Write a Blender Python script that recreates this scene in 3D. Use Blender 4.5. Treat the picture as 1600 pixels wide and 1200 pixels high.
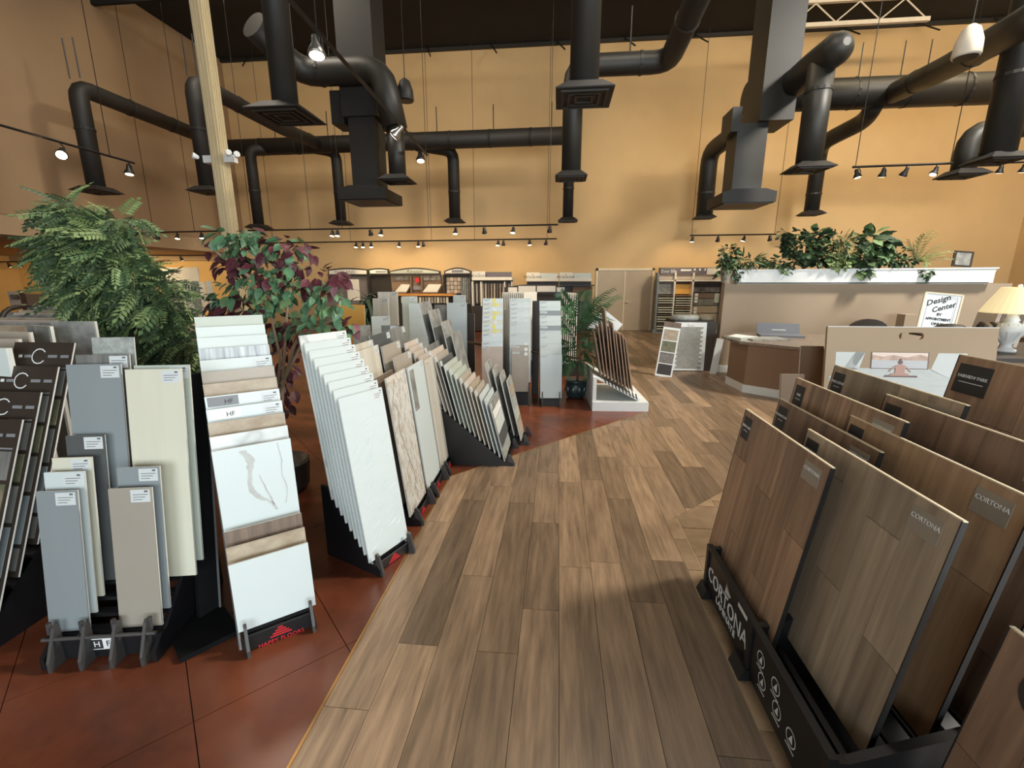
import bpy, bmesh, math, random
from mathutils import Vector, Matrix, Euler
R = random.Random(7)
PI = math.pi
S = bpy.context.scene
COL = S.collection
for o in list(bpy.data.objects): bpy.data.objects.remove(o)

# ------------------------------------------------------------------ camera
CF, CP, CY, CR, H = 700.645, math.radians(12.982), math.radians(5.772), math.radians(-.08), 1.75
def _axes():
    f = Vector((-math.sin(CY)*math.cos(CP), math.cos(CY)*math.cos(CP), -math.sin(CP)))
    r = Vector((math.cos(CY), math.sin(CY), 0)); u = r.cross(f)
    return r*math.cos(CR)+u*math.sin(CR), u*math.cos(CR)-r*math.sin(CR), f
AX, AU, AF = _axes()
cd = bpy.data.cameras.new('camera'); cam = bpy.data.objects.new('camera', cd); COL.objects.link(cam)
cam.matrix_world = Matrix(((AX.x, AU.x, -AF.x, 0), (AX.y, AU.y, -AF.y, 0), (AX.z, AU.z, -AF.z, H), (0, 0, 0, 1)))
cd.sensor_width = 36; cd.lens = CF/1600*36; cd.clip_start = .02; cd.clip_end = 200
S.camera = cam
def ray(px, py): return AX*((px-800)/CF) - AU*((py-600)/CF) + AF
def F(px, py, z=0.0):
    d = ray(px, py); t = (z-H)/d.z; return Vector((d.x*t, d.y*t, z))
def W(px, py, Y):
    d = ray(px, py); t = Y/d.y; return Vector((d.x*t, Y, H+d.z*t))
def WX(px, py, X):
    d = ray(px, py); t = X/d.x; return Vector((X, d.y*t, H+d.z*t))

# ------------------------------------------------------------------ light and exposure
S.view_settings.view_transform = 'Standard'; S.view_settings.look = 'None'
S.view_settings.gamma = 1; S.view_settings.use_curve_mapping = False
S.view_settings.exposure = 0.0
def lin(c):
    c = c/255.0
    return c/12.92 if c <= .04045 else ((c+.055)/1.055)**2.4
def rgb(r, g, b, a=1): return (lin(r), lin(g), lin(b), a)
wd = bpy.data.worlds.new('world'); S.world = wd; wd.use_nodes = True
wd.node_tree.nodes['Background'].inputs[0].default_value = (.75, .86, 1, 1)
wd.node_tree.nodes['Background'].inputs[1].default_value = .5
def area(name, loc, tgt, sx, sy, power, col):
    l = bpy.data.lights.new(name, 'AREA'); l.shape = 'RECTANGLE'; l.size = sx; l.size_y = sy; l.energy = power; l.color = col
    o = bpy.data.objects.new(name, l); COL.objects.link(o); o.location = loc
    o.rotation_euler = (Vector(tgt)-Vector(loc)).to_track_quat('-Z', 'Y').to_euler(); return o
def spot(loc, tgt, power, col=(1, .74, .44), ang=95, blend=.7, rad=.05):
    l = bpy.data.lights.new('track_lamp', 'SPOT'); l.energy = power; l.color = col; l.spot_size = math.radians(ang); l.spot_blend = blend; l.shadow_soft_size = rad
    o = bpy.data.objects.new('track_lamp', l); COL.objects.link(o); o.location = loc
    o.rotation_euler = (Vector(tgt)-Vector(loc)).to_track_quat('-Z', 'Y').to_euler(); return o
area('storefront_daylight', (8.0, -7.6, 2.6), (.5, 5, .9), 9.5, 4.2, 1380, (.86, .95, 1))
area('storefront_daylight.001', (-1.2, -7.6, 2.4), (-1, 6, 1.0), 4.5, 4, 480, (.86, .95, 1))  # added fill inside the front opening, lifts the boards facing left
area('high_bay_lamp', (8.5, 5.0, 8.9), (4, 5.5, 0), 1.6, 1.6, 1850, (1, .93, .82))
area('high_bay_lamp.001', (1.5, 5.5, 8.9), (1, 7, 0), 2.0, 2.0, 230, (1, .90, .76))  # unseen overhead lamp put in to lift the aisle floor
area('high_bay_lamp.002', (-6, 8.0, 8.9), (-6, 10, 1), 1.6, 1.6, 230, (1, .88, .72))  # unseen overhead lamp put in to lift the left side
area('wall_washer_lamp', (6.0, 10.5, 8.8), (6.5, 16.4, 2.8), 8, .5, 350, (1, .80, .52))  # unseen fill lamp added to brighten the back wall
area('wall_washer_lamp.001', (11.5, 11.5, 8.6), (11.5, 16.4, 2.4), 4, .5, 230, (1, .80, .52))  # second added fill, for the right of the back wall
area('wall_washer_lamp.002', (-6, 11.5, 8.8), (-6, 16.4, 3.5), 8, .5, 110, (1, .82, .56))  # weaker added fill, for the left of the back wall
area('alcove_lamp', (-15.5, 13.5, 2.6), (-15.5, 15.5, 0), 3, .8, 170, (1, .76, .42))

# ------------------------------------------------------------------ materials
MATS = {}
def mat(name, c, rough=.55, var=.1, scale=6, stretch=(1, 1, 1), c2=None, rand=0, bump=0, metal=0, spec=.5, emit=0, lo=.3, hi=.7, world=False, detail=4, rampmode=None):
    m = bpy.data.materials.new(name); m.use_nodes = True; n = m.node_tree.nodes; k = m.node_tree.links
    b = n['Principled BSDF']; b.inputs['Roughness'].default_value = rough; b.inputs['Metallic'].default_value = metal
    b.inputs['Specular IOR Level'].default_value = spec
    tc = n.new('ShaderNodeTexCoord'); mp = n.new('ShaderNodeMapping'); mp.inputs['Scale'].default_value = stretch
    oi = n.new('ShaderNodeObjectInfo')
    if world:
        ge = n.new('ShaderNodeNewGeometry'); k.new(ge.outputs['Position'], mp.inputs['Vector'])
    else:
        k.new(tc.outputs['Object'], mp.inputs['Vector'])
        cm = n.new('ShaderNodeMath'); cm.operation = 'MULTIPLY'; cm.inputs[1].default_value = 37.0
        k.new(oi.outputs['Random'], cm.inputs[0]); k.new(cm.outputs[0], mp.inputs['Location'])
    nz = n.new('ShaderNodeTexNoise'); nz.inputs['Scale'].default_value = scale; nz.inputs['Detail'].default_value = detail; nz.inputs['Roughness'].default_value = .6
    k.new(mp.outputs[0], nz.inputs['Vector'])
    rp = n.new('ShaderNodeValToRGB'); k.new(nz.outputs['Fac'], rp.inputs[0])
    c1 = rgb(*c); cc2 = rgb(*c2) if c2 else c1
    if c2: A, B = c1, cc2
    else: A = tuple(x*(1-var) for x in c1[:3])+(1,); B = tuple(min(1, x*(1+var)) for x in c1[:3])+(1,)
    e = rp.color_ramp.elements
    if rampmode == 'vein':
        e[0].position = .44; e[0].color = A; e[1].position = .56; e[1].color = A
        v = e.new(.5); v.color = B
    else:
        e[0].position = lo; e[0].color = A; e[1].position = hi; e[1].color = B
    out = rp.outputs[0]
    if rand:
        hs = n.new('ShaderNodeHueSaturation'); mr = n.new('ShaderNodeMapRange')
        mr.inputs['To Min'].default_value = 1-rand; mr.inputs['To Max'].default_value = 1+rand
        k.new(oi.outputs['Random'], mr.inputs['Value']); k.new(mr.outputs[0], hs.inputs['Value']); k.new(out, hs.inputs['Color']); out = hs.outputs[0]
    k.new(out, b.inputs['Base Color'])
    if bump:
        bp = n.new('ShaderNodeBump'); bp.inputs['Strength'].default_value = bump; bp.inputs['Distance'].default_value = .01
        k.new(nz.outputs['Fac'], bp.inputs['Height']); k.new(bp.outputs[0], b.inputs['Normal'])
    if emit:
        b.inputs['Emission Color'].default_value = c1; b.inputs['Emission Strength'].default_value = emit
    MATS[name] = m; return m

# ------------------------------------------------------------------ mesh builder
class MB:
    def __init__(s): s.v = []; s.f = []; s.m = []
    def add(s, vs, fs, mi=0):
        b = len(s.v); s.v += [tuple(x) for x in vs]; s.f += [tuple(b+i for i in q) for q in fs]; s.m += [mi]*len(fs); return s
    def box(s, x0, x1, y0, y1, z0, z1, mi=0):
        return s.add([(x0,y0,z0),(x1,y0,z0),(x1,y1,z0),(x0,y1,z0),(x0,y0,z1),(x1,y0,z1),(x1,y1,z1),(x0,y1,z1)],
                     [(0,3,2,1),(4,5,6,7),(0,1,5,4),(1,2,6,5),(2,3,7,6),(3,0,4,7)], mi)
    def prism(s, poly, axis, a, b, mi=0):          # polygon extruded along an axis ('x','y','z')
        n = len(poly)
        def P(p, t): return {'x': (t, p[0], p[1]), 'y': (p[0], t, p[1]), 'z': (p[0], p[1], t)}[axis]
        vs = [P(p, a) for p in poly]+[P(p, b) for p in poly]
        fs = [tuple(range(n)), tuple(range(2*n-1, n-1, -1))]+[(i, n+i, n+(i+1) % n, (i+1) % n) for i in range(n)]
        if axis != 'y': fs = [tuple(reversed(q)) for q in fs]
        return s.add(vs, fs, mi)
    def tube(s, path, r, n=12, cap=True, mi=0):
        path = [Vector(p) for p in path]; m = len(path)
        rs = r if isinstance(r, (list, tuple)) else [r]*m
        t0 = (path[1]-path[0]).normalized(); up = Vector((0, 0, 1)) if abs(t0.z) < .9 else Vector((0, 1, 0))
        N = t0.cross(up).normalized(); vs = []
        for i, p in enumerate(path):
            t = (path[min(i+1, m-1)]-path[max(i-1, 0)]).normalized()
            N = (N-t*N.dot(t)).normalized(); B = t.cross(N)
            vs += [p+(N*math.cos(2*PI*j/n)+B*math.sin(2*PI*j/n))*rs[i] for j in range(n)]
        fs = [(i*n+j, i*n+(j+1) % n, (i+1)*n+(j+1) % n, (i+1)*n+j) for i in range(m-1) for j in range(n)]
        if cap: fs += [tuple(range(n-1, -1, -1)), tuple(range((m-1)*n, m*n))]
        return s.add(vs, fs, mi)
    def lathe(s, prof, n=20, c=(0, 0, 0), mi=0):     # prof: (r, z) from bottom to top
        m = len(prof)
        vs = [(c[0]+r*math.cos(2*PI*j/n), c[1]+r*math.sin(2*PI*j/n), c[2]+z) for r, z in prof for j in range(n)]
        fs = [(i*n+j, i*n+(j+1) % n, (i+1)*n+(j+1) % n, (i+1)*n+j) for i in range(m-1) for j in range(n)]
        fs += [tuple(range(n-1, -1, -1)), tuple(range((m-1)*n, m*n))]
        return s.add(vs, fs, mi)
    def quad(s, a, b, c, d, mi=0): return s.add([a, b, c, d], [(0, 1, 2, 3)], mi)
    def mesh(s, name, mats, smooth=False):
        me = bpy.data.meshes.new(name); me.from_pydata(s.v, [], s.f)
        for m in (mats if isinstance(mats, (list, tuple)) else [mats]): me.materials.append(MATS[m] if isinstance(m, str) else m)
        me.polygons.foreach_set('material_index', s.m)
        if smooth == 'sides': me.polygons.foreach_set('use_smooth', [len(f) == 4 for f in s.f])
        elif smooth: me.polygons.foreach_set('use_smooth', [True]*len(s.f))
        me.update(); return me
def link(name, data, parent=None, loc=(0, 0, 0), rot=(0, 0, 0), scale=None):
    o = bpy.data.objects.new(name, data); COL.objects.link(o)
    if parent: o.parent = parent
    o.location = loc; o.rotation_euler = rot
    if scale: o.scale = scale
    return o
def part(name, mb, m, parent, loc=(0, 0, 0), rot=(0, 0, 0), smooth=False, label=None):
    o = link(name, mb.mesh(name, m, smooth) if isinstance(mb, MB) else mb, parent, loc, rot)
    if label: o['label'] = label
    return o
def tag(o, label, cat, group=None):
    o['label'] = label; o['category'] = cat
    if group: o['group'] = group
    return o
def thing(name, label, cat, loc=(0, 0, 0), yaw=0, group=None):
    return tag(link(name, None, None, loc, (0, 0, yaw)), label, cat, group)
def solid(name, mb, m, label, cat, loc=(0, 0, 0), rot=(0, 0, 0), group=None, smooth=False):
    return tag(link(name, mb.mesh(name, m, smooth), None, loc, rot), label, cat, group)
def struct(name, mb, m, parent=None, loc=(0, 0, 0)):
    o = link(name, mb.mesh(name, m), parent, loc)
    if not parent: o['kind'] = 'structure'
    return o
def bevel(o, w=.004, seg=1):
    md = o.modifiers.new('bevel', 'BEVEL'); md.width = w; md.segments = seg; md.limit_method = 'ANGLE'; return o
def text(s, size, m, parent, loc, rot=(PI/2, 0, 0), shear=0, sx=1, name='lettering', align='CENTER', ext=.0008, bold=0):
    cu = bpy.data.curves.new(name, 'FONT'); cu.body = s; cu.size = size; cu.shear = shear; cu.align_x = align; cu.align_y = 'CENTER'; cu.extrude = ext; cu.resolution_u = 2; cu.offset = bold
    t = bpy.data.objects.new(name, cu); COL.objects.link(t)
    dg = bpy.context.evaluated_depsgraph_get(); me = bpy.data.meshes.new_from_object(t.evaluated_get(dg))
    bpy.data.objects.remove(t); me.materials.clear(); me.materials.append(MATS[m])
    o = link(name, me, parent, loc, rot); o.scale = (sx, 1, 1); return o
def clip(poly, nx, ny, c):                          # keep nx*x+ny*y <= c
    out = []
    for i, p in enumerate(poly):
        q = poly[(i+1) % len(poly)]; dp = nx*p[0]+ny*p[1]-c; dq = nx*q[0]+ny*q[1]-c
        if dp <= 0: out.append(p)
        if (dp < 0 < dq) or (dq < 0 < dp):
            t = dp/(dp-dq); out.append((p[0]+(q[0]-p[0])*t, p[1]+(q[1]-p[1])*t))
    return out
def flatpiece(name, poly, z0, z1, m, parent):
    cx = sum(p[0] for p in poly)/len(poly); cy = sum(p[1] for p in poly)/len(poly)
    return link(name, MB().prism([(p[0]-cx, p[1]-cy) for p in poly], 'z', z0, z1).mesh(name, m), parent, (cx, cy, 0))

# palette
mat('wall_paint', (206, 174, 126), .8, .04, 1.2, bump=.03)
mat('wall_paint_shaded', (156, 129, 98), .8, .04, 1.2)  # same tan, darkened to put the left wall's shade into the colour
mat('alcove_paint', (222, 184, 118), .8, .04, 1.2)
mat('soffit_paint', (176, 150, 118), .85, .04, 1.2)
mat('ceiling_black', (26, 24, 21), .9, .25, .8)
mat('trim_cream', (222, 208, 178), .5, .05)
mat('door_paint', (178, 160, 134), .45, .05, 2)
mat('duct_paint', (37, 36, 32), .5, .12, 3)
mat('duct_dark', (33, 31, 28), .6, .12, 3)
mat('black_metal', (26, 25, 25), .45, .2, 10)
mat('black_rack', (20, 20, 22), .4, .2, 8)
mat('rack_grey', (92, 92, 92), .4, .1, 8)
mat('steel', (190, 188, 180), .3, .08, 10, metal=.9)
mat('brass_strip', (168, 124, 72), .35, .1, 10, metal=.7)
mat('white_paint', (226, 230, 228), .45, .03, 3)
mat('white_truss', (205, 196, 180), .5, .05)
mat('taupe_paint', (160, 143, 122), .75, .03, 2)
mat('taupe_dark', (128, 104, 82), .7, .04, 2)
mat('column_paint', (205, 188, 150), .6, .06, 5, stretch=(6, 6, .6))
mat('bulb_on', (255, 226, 170), .3, 0, emit=30)
mat('bulb_cool', (255, 250, 240), .3, 0, emit=9)
mat('bulb_dim', (255, 236, 200), .2, 0, emit=2.2)
mat('concrete_red', (130, 70, 44), .27, c2=(70, 37, 25), scale=1.4, world=True, detail=8, lo=.28, hi=.72, spec=.4)
mat('concrete_joint', (48, 24, 15), .7, .1)
mat('plank', (154, 128, 101), .4, c2=(98, 79, 61), scale=3.2, stretch=(9, .8, 1), rand=.4, bump=.15, detail=7, lo=.3, hi=.75)
mat('tile_beige', (160, 134, 104), .4, c2=(126, 103, 78), scale=5, rand=.1, bump=.1)
mat('tile_grout', (186, 164, 132), .8, .1)
# ------------------------------------------------------------------ floor: stained concrete, planks, tiles
YB, XL, XR, YF, ZC = 16.45, -11.7, 14.5, -8.0, 9.15
floor = struct('floor', MB().box(-22, XR, YF, YB+.2, -.1, -.004), 'concrete_joint')
L1 = ((-.9465, 3.74), (1.226, 6.04))               # edge between concrete and planks
n1 = (L1[1][1]-L1[0][1], -(L1[1][0]-L1[0][0])); c1 = n1[0]*L1[0][0]+n1[1]*L1[0][1]     # n.p > c : planks (right/near side)
T1 = ((.831, 3.10), (2.0, 4.22)); n2 = (T1[1][1]-T1[0][1], -(T1[1][0]-T1[0][0])); c2 = n2[0]*T1[0][0]+n2[1]*T1[0][1]  # n.p > c : tiles
e0, pw = -.9465, .1975
npl = 0
rest = MB()
for i in range(0, 26):
    x0 = e0+i*pw; x1 = x0+pw
    y = YF+R.uniform(0, 1.2)-1.2
    while y < YB:
        ln = R.choice((.9, 1.22, 1.22, 1.22, 1.5)); g = .0012
        poly = [(x0+g, max(y, YF)+g), (x1-g, max(y, YF)+g), (x1-g, min(y+ln, YB)-g), (x0+g, min(y+ln, YB)-g)]
        y += ln
        if poly[2][1]-poly[0][1] < .05: continue
        if x1 < 1.23: poly = clip(poly, -n1[0], -n1[1], -c1)
        if x0 > .82 and poly: poly = clip(poly, n2[0], n2[1], c2)
        if len(poly) < 3: continue
        cx = sum(p[0] for p in poly)/len(poly); cy = sum(p[1] for p in poly)/len(poly)
        seen = cy > .55 and cx < 3.4 and (cx < 1.0+.42*cy) and not (cx > 3.05 and cy > 6.6)
        if seen and npl < 300: flatpiece('plank', poly, -.004, .004, 'plank', floor); npl += 1
        else: rest.prism(poly, 'z', -.004, .004)
o = part('plank_field', rest, 'plank', floor); o['kind'] = 'stuff'
# stained concrete slabs scored on the diagonal
sl = .62; q = math.sqrt(.5); nsl = 0; rest = MB()
for i in range(-34, 34):
    for j in range(-34, 34):
        u0, v0 = i*sl, j*sl; g = .002
        base = [((u0+a)*q-(v0+b)*q-1.0, (u0+a)*q+(v0+b)*q+4.4) for a, b in ((g, g), (sl-g, g), (sl-g, sl-g), (g, sl-g))]
        if max(p[1] for p in base) < YF or min(p[1] for p in base) > YB or max(p[0] for p in base) < -21 or min(p[0] for p in base) > 1.25: continue
        for reg in (0, 1):
            poly = list(base)
            if reg == 0: poly = clip(poly, 1, 0, e0-.012)
            else:
                poly = clip(poly, -1, 0, -(e0-.012)); poly = clip(poly, 1, 0, 1.226) if poly else poly
                poly = clip(poly, n1[0], n1[1], c1-.012) if poly else poly
            poly = clip(poly, 0, 1, YB) if poly else poly
            poly = clip(poly, 0, -1, -YF) if poly else poly
            if len(poly) < 3: continue
            cx = sum(p[0] for p in poly)/len(poly); cy = sum(p[1] for p in poly)/len(poly)
            if .7 < cy < 8 and cx > -3.4 and nsl < 200: flatpiece('slab', poly, -.004, .003, 'concrete_red', floor); nsl += 1
            else: rest.prism(poly, 'z', -.004, .003)
o = part('slab_field', rest, 'concrete_red', floor); o['kind'] = 'stuff'
st = MB(); st.box(e0-.012, e0, YF, L1[0][1]-.01, -.004, .006)
d = Vector((L1[1][0]-L1[0][0], L1[1][1]-L1[0][1], 0)).normalized(); nn = Vector((-d.y, d.x, 0))*.006
a, b = Vector((*L1[0], 0)), Vector((*L1[1], 0))
st.prism([(a-nn)[:2], (b-nn)[:2], (b+nn)[:2], (a+nn)[:2]], 'z', -.004, .006)
part('transition_strip', st, 'brass_strip', floor, label='thin brass coloured strip between the red concrete and the planks')
# beige tiles under the wood sample rack: grout bed, border tiles, field tiles
tb = MB(); tb.prism([(.833, YF), (XR-9, YF), (XR-9, 7.5), (T1[1][0]+1.6, T1[1][1]+1.5), T1[0]], 'z', -.004, .0015)
part('grout_bed', tb, 'tile_grout', floor)
ntl = 0
tp = [[(.833, YF+k*.34+.004), (.925, YF+k*.34+.004), (.925, YF+(k+1)*.34-.004), (.833, YF+(k+1)*.34-.004)] for k in range(33)]
for i in range(10):
    for k in range(36): tp.append([(.933+i*.345, YF+k*.345+.1*(i % 2)), (1.27+i*.345, YF+k*.345+.1*(i % 2)), (1.27+i*.345, YF+.337+k*.345+.1*(i % 2)), (.933+i*.345, YF+.337+k*.345+.1*(i % 2))])
for poly in tp:
    poly = clip(poly, -n2[0], -n2[1], -c2-.004)
    if len(poly) < 3: continue
    flatpiece('floor_tile', poly, -.004, .005, 'tile_beige', floor); ntl += 1

# ------------------------------------------------------------------ walls, ceiling, column
wallb = struct('wall_back', MB().box(-22, XR+.2, YB, YB+.2, 0, ZC+.2), 'wall_paint')
struct('wall_left', MB().box(XL-.25, XL, YF, YB, 3.14, ZC), 'wall_paint_shaded')
struct('wall_right', MB().box(XR, XR+.2, YF, YB, 0, ZC), 'wall_paint')
fw = MB(); fw.box(-22, -3.6, YF-.2, YF, 0, ZC); fw.box(12.0, XR, YF-.2, YF, 0, ZC); fw.box(-3.6, 12.0, YF-.2, YF, 4.3, ZC); fw.box(-3.6, 12.0, YF-.2, YF, 0, .3)
struct('wall_front', fw, 'wall_paint')
struct('ceiling', MB().box(-22, XR+.2, YF-.2, YB+.2, ZC, ZC+.2), 'ceiling_black')
struct('wall_alcove', MB().box(-21.7, -21.5, YF, YB, 0, 3.2), 'alcove_paint')
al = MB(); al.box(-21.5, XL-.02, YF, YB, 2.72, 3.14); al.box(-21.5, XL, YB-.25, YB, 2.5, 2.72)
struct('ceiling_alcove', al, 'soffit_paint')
struct('wall_alcove_back', MB().box(-21.5, XL-.4, YB-.03, YB-.005, 0, 2.55), 'alcove_paint')
struct('trim_1', MB().box(XL, XR, YB-.1, YB, 9.06, 9.15), 'duct_dark')            # dark ledger along the top of the back wall
for k in range(12):
    x = -10.6+k*2.1; part('brace', MB().tube([(x-.1, YB-.1, 9.13), (x+.15, YB-.75, 8.62)], .022, 6), 'duct_dark', wallb)
# open web roof joists
def truss(name, Y, m, label, x0=XL, x1=XR, z0=9.1):
    t = thing(name, label, 'roof truss', ((x0+x1)/2, Y, z0)); w = (x1-x0)/2
    part('bottom_chord', MB().box(-w, w, -.05, .05, -.05, .05), m, t); part('top_chord', MB().box(-w, w, -.05, .05, .5, .6), m, t)
    wb = None; n = int(2*w/1.1)
    for i in range(n):
        xa = -w+i*1.1
        for a, b in (((xa, 0, .05), (xa+.55, 0, .5)), ((xa+.55, 0, .5), (xa+1.1, 0, .05))):
            if wb is None or True: part('web_bar', MB().tube([a, b], .018, 5, cap=False), m, t)
truss('roof_truss', 14.6, 'white_truss', 'white painted open web roof truss at upper right, left end beside the big duct', 6.1, 9.5, z0=8.40)
for i, Y in enumerate((6.5, 9.2, 11.9)):
    truss('roof_truss', Y, 'ceiling_black', ['black roof truss nearest the front, lost in the dark ceiling', 'black roof truss in the middle of the dark ceiling', 'black roof truss nearest the back wall'][i], z0=8.5)
# cream column
cb = F(398, 800, 0); C0 = W(358, 350, 7.6)
ct = thing('column', 'tall cream fluted square column rising behind the leafy trees', 'column', (C0.x, C0.y, 0)); hw = .095
s = MB(); s.box(-hw, hw, -hw, hw, 0, ZC)
for sx in (-1, 0, 1):
    s.box(sx*.052-.012, sx*.052+.012, -hw-.012, -hw, .4, ZC); s.box(sx*.052-.012, sx*.052+.012, hw, hw+.012, .4, ZC)
    s.box(hw, hw+.012, sx*.052-.012, sx*.052+.012, .4, ZC); s.box(-hw-.012, -hw, sx*.052-.012, sx*.052+.012, .4, ZC)
part('shaft', s, 'column_paint', ct); part('base', MB().box(-.14, .14, -.14, .14, 0, .35), 'column_paint', ct)
for side, px, py in ((-1, 325, 250), (1, 350, 252)):
    zc = W(340, 250, 7.6).z
    e = thing('emergency_light', 'white emergency light clamped to the %s side of the cream column' % ('left' if side < 0 else 'right'), 'emergency light', (C0.x+side*(hw+.012), C0.y, zc))
    part('housing', MB().box(min(0, side*.16), max(0, side*.16), -.06, .06, -.05, .06), 'white_paint', e)
    for k in ((1,) if side < 0 else (0, 1)):
        h = part('lamp_head', MB().lathe([(.02, -.02), (.035, .0), (.05, .06), (.048, .075), (.02, .07)], 12), 'white_paint', e, (side*(.1+.14*k), -.07, .06-.03*k), (PI/2-.3, 0, side*.7), smooth=True)
# double door and frame in the back wall
dt = thing('door', 'pair of flat beige doors in the back wall with cream frame', 'door', (2.31, YB, 0)); dt.name = 'door_1'; dt['kind'] = 'structure'; del dt['label']; del dt['category']
for sx in (-1, 1):
    dl = part('door_leaf', MB().box(sx*.463-.45, sx*.463+.45, -.03, -.005, .01, 2.08), 'door_paint', dt)
    if sx > 0:
        part('door_handle', MB().tube([(.07, -.03, 1.0), (.07, -.08, 1.0), (.17, -.085, 1.0)], .014, 8), 'steel', dl)
        for z in (.3, 1.05, 1.8): part('hinge', MB().tube([(.915, -.04, z-.05), (.915, -.04, z+.05)], .012, 6), 'steel', dl)
fr = MB(); fr.box(-1.0, -.925, -.05, 0, 0, 2.16); fr.box(.925, 1.0, -.05, 0, 0, 2.16); fr.box(-1.0, 1.0, -.05, 0, 2.09, 2.16)
part('door_frame', fr, 'trim_cream', dt); part('astragal', MB().box(-.012, .022, -.045, -.03, .01, 2.08), 'trim_cream', dt)
struct('baseboard_back', MB().box(3.35, XR, YB-.02, YB, 0, .1), 'taupe_dark')
struct('baseboard_back_left', MB().box(XL, 1.3, YB-.02, YB, 0, .1), 'taupe_dark')

# ------------------------------------------------------------------ air ducts
def arc(path, r=.35, n=4):
    path = [Vector(p) for p in path]; out = [path[0]]
    for i in range(1, len(path)-1):
        p = path[i]; a = (path[i-1]-p); b = (path[i+1]-p); rr = min(r, a.length*.45, b.length*.45)
        A = p+a.normalized()*rr; B = p+b.normalized()*rr
        for k in range(n+1):
            t = k/n; out.append(A*(1-t)**2+p*2*t*(1-t)+B*t*t)
    out.append(path[-1]); return out
def diffuser(t, c, s=.3, m='duct_dark'):            # four-way ceiling diffuser hanging under a duct, seen from below
    f = MB(); z = c.z
    f.add([(c.x-s, c.y-s, z), (c.x+s, c.y-s, z), (c.x+s, c.y+s, z), (c.x-s, c.y+s, z), (c.x-s*.6, c.y-s*.6, z+.1), (c.x+s*.6, c.y-s*.6, z+.1), (c.x+s*.6, c.y+s*.6, z+.1), (c.x-s*.6, c.y+s*.6, z+.1)],
          [(0, 1, 5, 4), (1, 2, 6, 5), (2, 3, 7, 6), (3, 0, 4, 7), (4, 5, 6, 7)])
    f.box(c.x-s, c.x+s, c.y-s, c.y+s, z-.012, z)
    d = part('diffuser', f, m, t)
    for k in (.82, .58, .34):
        a = s*k; b = a-.03; g = MB()
        for x0, x1, y0, y1 in ((-a, a, -a, -b), (-a, a, b, a), (-a, -b, -b, b), (b, a, -b, b)): g.box(c.x+x0, c.x+x1, c.y+y0, c.y+y1, z-.03, z-.012)
        part('louvre', g, 'duct_paint', d)
def duct(label, runs, diff=(), m='duct_paint', hang=(), name='air_duct', base=None):
    t = thing(name, label, 'duct')
    for path, r in runs:
        p = arc(path, r*1.6)
        if r == .25: e = (p[0]-p[1]).normalized(); p = [p[0]+e*.22, p[0]+e*.17, p[0]+e*.08]+p; part('pipe', MB().tube(p, [.06, .15, .225]+[r]*(len(p)-3), 20), m, t, smooth='sides')
        else: part('pipe', MB().tube(p, r, 20), m, t, smooth='sides')
        for i in range(len(path)-1):                # seam collars
            a, b = Vector(path[i]), Vector(path[i+1]); L = (b-a).length; k = 1
            while k*1.2 < L-.4:
                q = a+(b-a)*(k*1.2/L); dd = (b-a).normalized()*.025; part('collar', MB().tube([q-dd, q+dd], r+.012, 16), m, t); k += 1
    for c, sz in diff: diffuser(t, Vector(c), sz)
    for a in hang: part('hanger_rod', MB().tube([a, (a[0], a[1], min(a[2]+.75, ZC))], .014, 6), 'black_metal', t)
    return t
ZV = 3.68
def V(px, py, z=ZV): return F(px, py, z)
def up(p, z): return Vector((p.x, p.y, z))
# near vertical drops
c = V(448, 181); duct('round dark duct dropping from the ceiling beside the cream column, wide grille below', [([up(c, ZV+.05), up(c, ZC)], .145)], [(c, .33)])
c = V(912, 152); duct('round dark duct dropping from the ceiling at top centre with square grille', [([up(c, ZV+.05), up(c, ZC)], .155)], [(c, .3)])
# left pair and the trunk behind
TY = 14.4; TZ = W(620, 224, TY).z
a = V(152, 299.5); b = V(326, 300)
za = W(122, 135, a.y).z; zb = W(305, 125, b.y).z
a2 = WX(306, 206, a.x); a2.z = za
duct('left wall duct, leftmost drop with a grille and a long run towards the back', [([up(a, ZV+.05), up(a, za), a2], .17)], [(a, .33)], m='duct_dark', hang=[(a.x-.12, a.y, za+.15), (a.x+.12, a.y, za+.15)])
b2 = WX(470, 214, b.x) if False else Vector((b.x+.0, TY, zb))
duct('dark duct with grille dropping just left of the cream column', [([up(b, ZV+.05), up(b, zb), W(440, 200, 12.6), W(500, 226, TY)], .17)], [(b, .3)], m='duct_dark', hang=[(b.x-.1, b.y, zb+.1), (b.x+.12, b.y, zb+.1)])
tl = W(352, 232, TY); tr = W(886, 212, TY)
v4 = V(405, 356, 3.4); v6 = V(534, 350, 3.55); v3 = V(711, 346.5, 3.6); v9 = V(887, 345.5, 3.55)
TK = duct('long dark trunk duct running level along the back wall on the left', [([tl, tr], .24)], [], m='duct_dark', hang=[(tl.x+k*1.7, TY, TZ+.2) for k in range(1, 7)])
def drop(v, off, label, r=.16):
    s = Vector((v.x+off, TY, TZ-.05)); duct(label, [([s, Vector((v.x, v.y, TZ-.1)), up(v, v.z+.05)], r)], [(v, .3)], m='duct_dark')
drop(v4, .5, 'short drop of the back trunk duct nearest the cream column'); drop(v6, -.6, 'drop of the back trunk duct above the brightest track lamp')
drop(v3, -1.0, 'drop of the back trunk duct right of the big square hood', .18); drop(v9, .01, 'thin drop at the right end of the back trunk duct', .16)
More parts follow.
